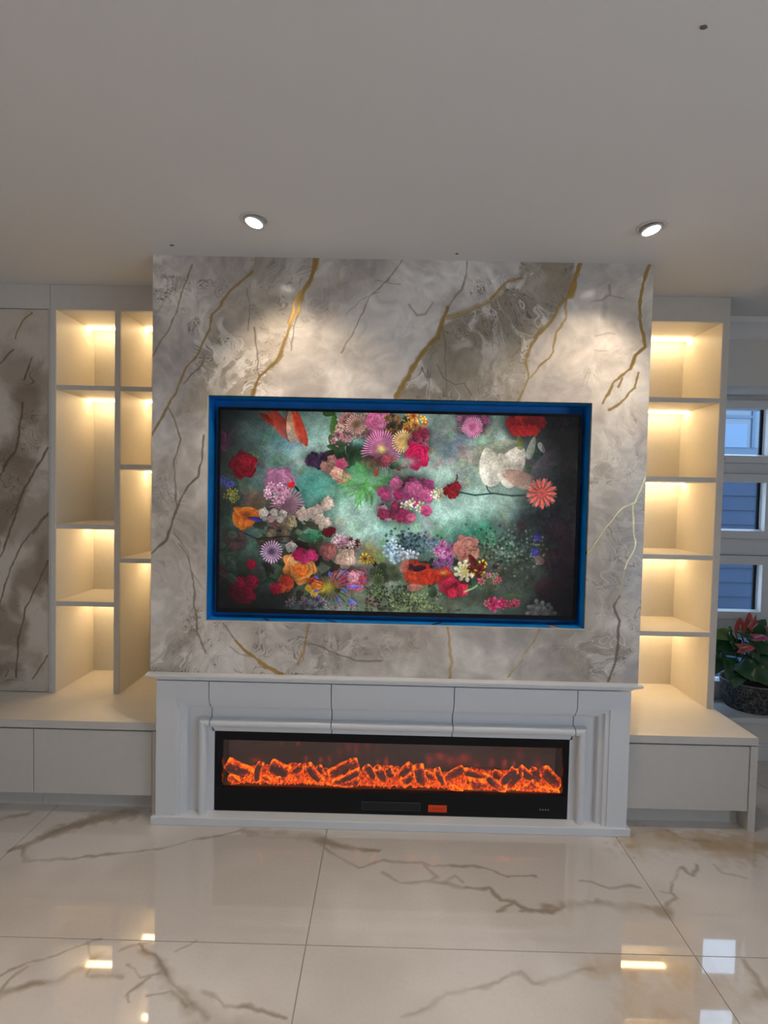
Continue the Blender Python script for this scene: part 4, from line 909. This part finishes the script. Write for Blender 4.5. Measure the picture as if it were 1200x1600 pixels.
for d in ((VNX0, VNX1, 0, .004), (VNX0, VNX1, .033, .037), (VNX0, VNX0 + .004, .004, .033), (VNX1 - .004, VNX1, .004, .033)): box(bm, d[0], d[1], FYF - .004, FYF - .0003, VNZ0 + d[2], VNZ0 + d[3])
for k in range(4): box(bm, VNX0 + .006, VNX1 - .006, FYF - .003, FYF - .0003, VNZ0 + .008 + k * .0065, VNZ0 + .011 + k * .0065)
obj('vent_grille', bm, M_VENT, lp)
for k in range(4):
    bm = bmesh.new(); lathe(bm, [(.0001, 0), (.0032, 0), (.0032, .001), (.0001, .001)], 10, Matrix.Translation((BNX + k * .0115, FYF - .0002, BNZ)) @ Matrix.Rotation(math.pi / 2, 4, 'X')); obj('button', bm, M_GREYD, lp)
bm = bmesh.new(); yb = .205
for d in ((GX0 - .02, GX1 + .02, yb, yb + .005, GZ0 - .01, GZ1 + .01), (GX0 - .025, GX0 - .02, FYF + .0205, yb, GZ0 - .01, GZ1 + .01), (GX1 + .02, GX1 + .025, FYF + .0205, yb, GZ0 - .01, GZ1 + .01), (GX0 - .02, GX1 + .02, FYF + .0205, yb, GZ0 - .012, GZ0 - .006), (GX0 - .02, GX1 + .02, FYF + .0205, yb, GZ1 + .006, GZ1 + .01)): box(bm, *d)
obj('firebox', bm, mat('dark_firebox', (.05, .04, .036), .5, .3), ef)
bx('glass_pane', M_FGLASS, (GX0 - .005, GX1 + .005, FYF + .008, FYF + .011, GZ0 - .004, GZ1 + .004), ef)
# flame screen: a lit screen behind the logs with faint wisps
FP = Plate(GX0, GX1, GZ0, GZ1, .0015); X, Y = FP.X, FP.Y
fi = np.zeros(X.shape + (3,), np.float32); fi[:] = C(66, 50, 47); fi *= (.9 + .2 * fbm(X * 8, Y * 20, 3, 2))[..., None]
LOGY = .09
for u, v, rx, ry, a in ((400, 1187, 8, 4, .8), (440, 1160, 2, 4, .5), (466, 1162, 3, 5, .7), (478, 1186, 3, 6, .7), (501, 1188, 3, 5, .9), (515, 1187, 3, 5, .7), (544, 1168, 5, 12, .4), (556, 1170, 4, 10, .45), (530, 1175, 5, 10, .35), (575, 1165, 4, 10, .3), (590, 1190, 3, 5, .6), (604, 1190, 3, 7, .9),
                        (671, 1188, 5, 9, .75), (688, 1182, 7, 6, .8), (703, 1188, 5, 6, .6), (725, 1185, 9, 7, .75), (712, 1190, 26, 9, .35), (768, 1192, 6, 8, .65), (788, 1192, 4, 7, .9), (803, 1194, 3, 5, .9), (812, 1178, 6, 12, .35), (840, 1194, 6, 8, .5), (745, 1197, 6, 6, .5), (590, 1168, 3, 6, .3)):
    (cx, cy), = P((1, .195, (0, 2)), (u, v)); s = .0031
    dx = (X - cx + .01 * (fbm(X * 40, Y * 40, 3, 3) - .5)) / (rx * s); dy = (Y - cy + .02 * (fbm(X * 40, Y * 40, 3, 6) - .5)) / (ry * s)
    k = np.exp(-(dx * dx + dy * dy)) * a; fi = fi + (C(206, 66, 58) - fi) * k[..., None]
bx('flame_screen', plate_mat('flame_screen', FP, make_image('flame_wisps', fi), (0, 2), .3, .2, emit=True, es=.62), (GX0 - .018, GX1 + .018, .195, .199, GZ0 - .004, GZ1 + .004), ef)
# ember bed (lumpy, glowing)
random.seed(4)
bm = bmesh.new(); nx, ny = 240, 8; col = bm.verts.layers.float.new('glow'); rows = []
for j in range(ny + 1):
    row = []
    for i in range(nx + 1):
        x = GX0 + .03 + (GX1 - GX0 - .06) * i / nx; y = .06 + .12 * j / ny
        e = min(1, min(i, nx - i) / 8)
        h = GZ0 - .004 + e * (.010 * random.random() + .030 * (j / ny) * (.75 + .5 * math.sin(x * 23) * math.sin(x * 9 + 2)) + .01 * random.random())
        v = bm.verts.new((x, y, h)); v[col] = .20 * random.random() + .12 * (1 - j / ny) + .05; row.append(v)
    rows.append(row)
for j in range(ny):
    for i in range(nx): bm.faces.new((rows[j][i], rows[j][i + 1], rows[j + 1][i + 1], rows[j + 1][i]))
obj('ember_bed', bm, M_EMB, ef, kind='stuff')
LOGS = [(354, 1192, 392, 1212, 9.5, 0), (407, 1191, 400, 1221, 5, 1), (423, 1196, 452, 1208, 9, 0), (431, 1218, 462, 1219, 3.5, 1), (470, 1195, 457, 1213, 5, 0), (480, 1195, 504, 1225, 6, 1), (496, 1198, 508, 1216, 5, 0), (513, 1210, 560, 1192, 8, 0), (521, 1225, 563, 1205, 5, 1), (530, 1224, 562, 1221, 5, 1),
        (573, 1196, 584, 1218, 6, 0), (590, 1199, 601, 1226, 6.5, 1), (605, 1200, 613, 1214, 6, 0), (641, 1195, 620, 1222, 7, 0), (652, 1197, 661, 1225, 8, 1), (659, 1213, 683, 1220, 9, 0), (684, 1201, 692, 1231, 5, 1), (694, 1221, 724, 1199, 6.5, 0), (724, 1206, 760, 1214, 5.5, 0), (731, 1222, 766, 1231, 8.5, 1), (759, 1215, 790, 1235, 5, 1),
        (771, 1211, 784, 1212, 7, 0), (804, 1200, 784, 1226, 5.5, 1), (812, 1206, 790, 1237, 7, 1), (812, 1202, 834, 1217, 7, 0), (836, 1222, 810, 1240, 6, 1), (833, 1201, 842, 1222, 6, 0), (846, 1204, 874, 1226, 9, 0), (842, 1234, 874, 1237, 4, 1), (376, 1222, 358, 1215, 5, 1), (425, 1222, 410, 1214, 4, 1), (545, 1200, 535, 1215, 4, 0), (630, 1222, 645, 1212, 5, 1), (700, 1232, 724, 1234, 4, 1)]
for (a, b, c, d, r, front) in LOGS:
    y = .082 if front else .125; p0, p1 = px(a, b, 1, y), px(c, d, 1, y + random.uniform(-.02, .03)); R = r * .0031
    bm = bmesh.new(); gl = bm.verts.layers.float.new('glow'); n, mseg = 14, 9; ax = (p1 - p0).normalized(); s1 = ax.cross(Vector((0, 1, 0))).normalized(); s2 = ax.cross(s1); rings = []
    ph = random.random() * 9
    for i in range(mseg):
        t_ = i / (mseg - 1); c_ = p0.lerp(p1, t_) + s1 * (.004 * math.sin(t_ * 5 + ph)); e = 1 if 0 < i < mseg - 1 else .82; ring = []
        for k in range(n):
            an = 2 * math.pi * k / n; rr = R * e * (1 + .13 * math.sin(an * 3 + ph) + .09 * math.sin(an * 7 + ph * 2 + t_ * 2) + random.uniform(-.05, .05))
            v = bm.verts.new(c_ + (s1 * math.cos(an) + s2 * math.sin(an)) * rr)
            rim = abs(math.cos(an)) ** 3 * .42; low = max(0, (GZ0 + .035 - v.co.z) / .035) * .30
            v[gl] = min(.8, rim + low + (.28 if i in (0, mseg - 1) else 0) + random.uniform(-.06, .10)); ring.append(v)
        rings.append(ring)
    for A, B in zip(rings, rings[1:]):
        for k in range(n): bm.faces.new((A[k], A[(k + 1) % n], B[(k + 1) % n], B[k]))
    for ring in (rings[0], rings[-1]):
        cc = bm.verts.new(sum((v.co for v in ring), Vector()) / n); cc[gl] = .05
        for k in range(n): bm.faces.new((ring[k], ring[(k + 1) % n], cc))
    obj('log', bm, M_LOG, ef, smooth=True)

# ------------------------------------------------------------------ shelving, cabinets, benches
SF, NB = .350, .699; ZC = .4131; NT = 2.2815; TH = .0225


def led(parent, x0, x1, z):
    s = obj('led_strip', (lambda b: (box(b, x0 + .003, x1 - .003, NB - .078, NB - .048, z - .0085, z - .0012), b)[1])(bmesh.new()), M_LED, parent)
    return s


# left unit: two bays
u = thing('shelf_unit', 'lit two-bay ivory shelf unit left of the marble chimney breast', 'shelf', (-.32, SF, ZC))
bx('side_panel', M_LAM, (-.648, -.6255, SF, NB, ZC, NT), u, label='outer left side panel'); bx('header', M_LAM, (-.648, -.0005, SF, SF + .02, NT, H - .001), u); bx('top_panel', M_LAMIN, (-.6255, -.0005, SF + .02, NB, NT, NT + .018), u)
bx('back_panel', M_LAMIN, (-.6255, -.0005, NB - .006, NB, ZC, NT), u); bx('side_lining', M_LAMIN, (-.6255, -.620, SF + .0015, NB - .006, ZC, NT), u)
bx('divider', M_LAM, (-.3345, -.3075, SF, SF + .012, ZC, NT), u); bx('divider_board', M_LAMIN, (-.334, -.308, SF + .012, NB - .006, ZC, NT), u)
bx('side_lining', M_LAMIN, (-.006, -.0005, SF, NB - .006, ZC, NT), u)
for (x0, x1, zs_) in ((-.620, -.3345, (1.910, 1.236, .856)), (-.3075, -.006, (1.909, 1.533, 1.075))):
    led(u, x0, x1, NT)
    for z in zs_:
        sh = bx('shelf_board', M_LAMIN, (x0, x1, SF + .004, NB - .006, z - TH / 2, z + TH / 2), u); bx('shelf_edging', M_LAM, (x0, x1, SF + .001, SF + .004, z - TH / 2, z + TH / 2), sh)
        led(u, x0, x1, z - TH / 2)
# right unit: one bay
u = thing('shelf_unit', 'lit single-bay ivory shelf unit between chimney breast and window', 'shelf', (2.34, SF, ZC))
bx('side_panel', M_LAM, (2.5835, 2.6115, SF, NB, ZC, NT), u); bx('header', M_LAM, (BW + .0005, 2.6115, SF, SF + .02, NT, H - .001), u); bx('top_panel', M_LAMIN, (BW + .0005, 2.5835, SF + .02, NB, NT, NT + .018), u)
bx('back_panel', M_LAMIN, (BW + .0005, 2.5835, NB - .006, NB, ZC, NT), u); bx('side_lining', M_LAMIN, (2.5785, 2.5835, SF + .0015, NB - .006, ZC, NT), u); bx('side_lining', M_LAMIN, (BW + .0005, BW + .006, SF, NB - .006, ZC, NT), u)
led(u, BW + .006, 2.5785, NT)
for z in (1.9095, 1.5295, 1.1525, .7765):
    sh = bx('shelf_board', M_LAMIN, (BW + .006, 2.5785, SF + .004, NB - .006, z - TH / 2, z + TH / 2), u); bx('shelf_edging', M_LAM, (BW + .006, 2.5785, SF + .001, SF + .004, z - TH / 2, z + TH / 2), sh)
    led(u, BW + .006, 2.5785, z - TH / 2)
# tall cabinet with the marble door on the left
u = thing('tall_cabinet', 'tall built-in cabinet with taupe marble door beside shelves', 'cabinet', (-1.05, SF, ZC))
bx('carcass', M_CARC, (-1.46, -.650, SF + .022, NB, ZC, 2.30), u); bx('header', M_LAM, (-1.46, -.650, SF + .0, SF + .021, NT + .002, H - .001), u)
bx('marble_door', M_DOOR, (-1.06, -.6585, SF + .001, SF + .021, ZC + .003, NT - .001), u, .001); bx('marble_door', M_DOOR, (-1.46, -1.064, SF + .001, SF + .021, ZC + .003, NT - .001), u, .001)
bx('edge_strip', M_LAM, (-.6555, -.650, SF + .0, SF + .021, ZC, NT + .002), u)
# benches
BF = .0312


def bench(x0, x1, side, label):
    w = thing('bench_top', label[0], 'worktop', ((x0 + x1) / 2, BF, ZC - .035))
    bx('slab', M_TOP, (x0, x1, BF + .002, NB, ZC - .032, ZC - .0005), w); bx('front_edge', M_LAM, (x0, x1, BF, BF + .002, ZC - .0335, ZC - .0005), w)
    if side > 0: bx('end_edge', M_LAM, (x1, x1 + .0015, BF, NB, ZC - .0335, ZC - .0005), w)


bench(-1.46, .0285, -1, ('long ivory bench top left of the fire surround',))
bench(2.047, 2.6155, 1, ('short ivory bench top between fire surround and window',))
zt = ZC - .037; zb = .089


def base(name, label, x0, x1, fronts, end=None):
    c = thing(name, label, 'cabinet', ((x0 + x1) / 2, BF, 0), 'base cabinets under the bench tops')
    bx('carcass', M_CARC, (x0 + .001, x1 - .001, BF + .024, NB, .082, zt - .001), c); bx('plinth', M_LAM, (x0 + .001, x1 - .001, BF + .07, BF + .088, 0, .082), c)
    for a, b in fronts: bx('drawer_front', M_LAM, (a, b, BF + .003, BF + .022, zb, zt - .004), c, .0008)
    if end: bx('end_panel', M_LAM, (*end, BF, NB if end[0] > 1 else BF + .09, 0, zt - .0008), c)
    return c


base('base_cabinet', 'low ivory base cabinet cut off by the left edge', -1.46, -.5235, [(-1.458, -.9935), (-.9905, -.5250)])
base('base_cabinet', 'low ivory base cabinet adjoining the surround on its left', -.5235, .0285, [(-.5220, -.0055)], (-.0025, .0285))
base('base_cabinet', 'low ivory base cabinet with waterfall end beside the window', 2.047, 2.586, [(2.050, 2.583)], (2.5865, 2.617))

# ------------------------------------------------------------------ ceiling downlights
LS = dict(e=30.0)


def downlight(x, y, label, tilt=(0, 0), group='ceiling downlights', power=31):
    d = thing('downlight', label, 'light', (x, y, H), group)
    bm = bmesh.new(); T = Matrix.Translation((x, y, H))
    lathe(bm, [(.052, -.0004), (.052, -.0022), (.050, -.003), (.040, -.003), (.039, .0)], 40, T); obj('trim_ring', bm, M_RING, d, smooth=True)
    Rb = Matrix.Rotation(tilt[0], 4, 'X') @ Matrix.Rotation(tilt[1], 4, 'Y'); Rm = Matrix.Rotation(-tilt[0] * .5, 4, 'X') @ Matrix.Rotation(-tilt[1] * .9, 4, 'Y'); T2 = T @ Matrix.Translation((0, 0, -.0125)) @ Rm
    bm = bmesh.new(); lathe(bm, [(.0005, .0042), (.0385, .004), (.0385, .0), (.0375, -.001), (.0305, -.001), (.0295, .003)], 40, T2); obj('gimbal', bm, M_RING, d, smooth=True)
    bm = bmesh.new(); r = lathe(bm, [(.0298, .0005)], 32, T2); bm.faces.new(r[0]); obj('lamp_lens', bm, mat('lit_lamp', (1, 1, 1), .5, emit=(1, .86, .70), es=LS['e']), d)
    l = bpy.data.lights.new('downlight_beam', 'SPOT'); l.energy = power; l.color = (1, .84, .66) if power < 50 else (1, .90, .80); l.spot_size = math.radians(96); l.spot_blend = 1.0; l.shadow_soft_size = .028
    o = bpy.data.objects.new('downlight_beam', l); o.parent = d; o.matrix_world = Matrix.Translation((x, y, H - .026)) @ Rb; COL.objects.link(o)
    o.location = (0, 0, -.026); o.rotation_euler = Rb.to_euler()


downlight(.498, -.312, 'round white ceiling downlight on the left, lit', (math.radians(16), math.radians(-12)))
downlight(1.916, -.309, 'round white ceiling downlight on the right, lit', (math.radians(16), math.radians(12)))
for x, y in ((-.9, -1.9), (.5, -1.9), (1.92, -1.9), (-.9, -3.6), (.5, -3.6), (1.92, -3.6)):
    downlight(x, y, 'lit ceiling downlight further back in the room', power=72)

# ------------------------------------------------------------------ potted anthurium on the ledge
PC = Vector((3.135, .86, WZ0)); PR = .165
pt = thing('potted_anthurium', 'anthurium with salmon flowers in a speckled charcoal pot on the window ledge', 'plant', PC)
bm = bmesh.new(); T = Matrix.Translation(PC)
lathe(bm, [(.001, 0), (.118, 0), (.128, .006), (.140, .05), (.152, .11), (.160, .155), (.163, .160), (.163, .163), (.156, .163), (.150, .150), (.140, .1)], 48, T); obj('pot', bm, M_POT, pt, smooth=True)
bm = bmesh.new(); lathe(bm, [(.1515, .148), (.1, .152), (.001, .156)], 24, T); obj('soil', bm, M_SOIL, pt)
bm = bmesh.new(); lathe(bm, [(.1635, .160), (.1645, .1625), (.1625, .1645), (.157, .1645), (.1565, .161)], 48, T); obj('pot_rim', bm, mat('pale_pot_rim', (.32, .30, .28), .5), pt, smooth=True)


def heart(L, Wd, base_, direction, normal, curl, material, name, parent, lobe=.22, fold=.15):
    """heart-shaped blade growing from base_ along direction"""
    d = Vector(direction).normalized(); n = Vector(normal); n = (n - d * n.dot(d)).normalized(); s = d.cross(n)
    bm = bmesh.new(); NU, NV = 10, 6; rows = []
    for i in range(NU + 1):
        u_ = i / NU; hw = Wd / 2 * (math.sin(min(1, (u_ * 1.0 + .16) / 1.16) ** .62 * math.pi)) ** (.62 if name == 'spathe' else .75) if u_ < 1 else 0
        row = []
        for j in range(-NV, NV + 1):
            w = j / NV; back = lobe * L * (abs(w) ** 1.3) * (1 - u_) ** 2
            p = Vector(base_) + d * (u_ * L - back) + s * (w * hw) + n * (-curl * L * u_ * u_ + fold * abs(w) * hw - .05 * L * w * w * math.sin(u_ * 9))
            row.append(bm.verts.new(p))
        rows.append(row)
    for A, B in zip(rows, rows[1:]):
        for j in range(len(A) - 1):
            try: bm.faces.new((A[j], A[j + 1], B[j + 1], B[j]))
            except Exception: pass
    bmesh.ops.remove_doubles(bm, verts=bm.verts[:], dist=1e-5)
    me_o = obj(name, bm, material, parent, smooth=True)
    md = me_o.modifiers.new('thickness', 'SOLIDIFY'); md.thickness = .0012
    return me_o


def stem_to(tip, parent, r=.003, root=None):
    root = root or PC + Vector((random.uniform(-.03, .03), random.uniform(-.03, .03), .15)); tip = Vector(tip)
    mid = root.lerp(tip, .5) + Vector((0, 0, .02)); bm = bmesh.new(); tube(bm, [root, root.lerp(mid, .5) + Vector((0, 0, .012)), mid, mid.lerp(tip, .5), tip], r, 7); return obj('stem', bm, M_STEM, parent, smooth=True)


random.seed(21)
# leaves: tip point in the photograph (u, v), depth offset, size, direction (x, y, z), material
LV = [(1128, 1032, -.10, .13, .11, (-.8, -.5, -.35), M_LEAF), (1142, 1040, -.15, .12, .12, (-.3, -.8, -.5), M_LEAF), (1132, 1008, -.03, .12, .10, (-1, -.2, .05), M_LEAF), (1135, 992, -.02, .13, .10, (-1, -.3, .15), M_LEAFY), (1150, 1002, -.08, .10, .09, (-.4, -.8, -.3), M_LEAF),
      (1163, 1042, -.17, .13, .13, (.0, -.9, -.25), M_LEAF), (1187, 1052, -.16, .13, .12, (.5, -.8, -.4), M_LEAF), (1182, 985, .02, .12, .11, (.25, -.35, .75), M_LEAF), (1165, 990, -.06, .11, .10, (.1, -.9, .1), M_LEAF), (1192, 1012, -.06, .13, .11, (.9, -.5, -.15), M_LEAF),
      (1198, 1030, -.10, .14, .12, (.9, -.5, -.35), M_LEAF), (1152, 1050, -.16, .13, .13, (-.5, -.8, -.6), M_LEAF), (1210, 1000, .0, .14, .12, (1, -.1, .1), M_LEAF), (1215, 1045, -.06, .14, .12, (1, -.2, -.3), M_LEAF), (1150, 985, .02, .09, .08, (-.3, -.7, .3), M_LEAFY), (1172, 1012, -.10, .12, .11, (.3, -.9, -.2), M_LEAF), (1140, 1015, .08, .13, .11, (-.8, .2, .0), M_LEAF), (1195, 1020, .1, .13, .12, (.7, .4, .0), M_LEAF)]
for u_, v_, dy, L, Wd, dr, mt in LV:
    b_ = px(u_, v_, 1, PC.y + dy); heart(L, Wd, b_ - Vector(dr).normalized() * L * .35, dr, (random.uniform(-.6, .5) - dr[0] * .3, random.uniform(-.9, -.3), .75), random.uniform(.2, .5), mt, 'leaf', pt)
    stem_to(b_ - Vector(dr).normalized() * L * .35, pt)
# flowers: spathe with a spadix
for u_, v_, dy, L, Wd, dr, nr, mt in ((1156, 984, -.08, .075, .055, (-.1, -.1, 1), (-.5, -1, .1), M_SPATH), (1166, 980, -.06, .090, .060, (.05, -.05, 1), (.1, -1, .1), M_SPATH), (1173, 982, -.03, .085, .05, (.2, 0, 1), (.7, -1, .1), M_SPATH), (1155, 1014, -.12, .075, .060, (.9, -.4, .15), (0, -.75, .7), M_SPATH), (1178, 997, -.12, .085, .05, (1, -.3, -.02), (0, -.6, .8), M_SPATHP), (1204, 988, -.05, .09, .07, (-.6, -.4, .2), (.1, -.6, .7), M_SPATH)):
    b_ = px(u_, v_, 1, PC.y + dy); s_ = heart(L, Wd, b_, dr, nr, -.15, mt, 'spathe', pt, .25, .35); stem_to(b_, pt, .0024)
    n = Vector(nr).normalized(); bm = bmesh.new(); q = b_ + n * .006; tube(bm, [q, q + (Vector(dr).normalized() * .5 + n * .35) * L * .5, q + (Vector(dr).normalized() * .6 + n * .4) * L * .7], [.004, .004, .002], 8); obj('spadix', bm, M_SPAD, s_, smooth=True)
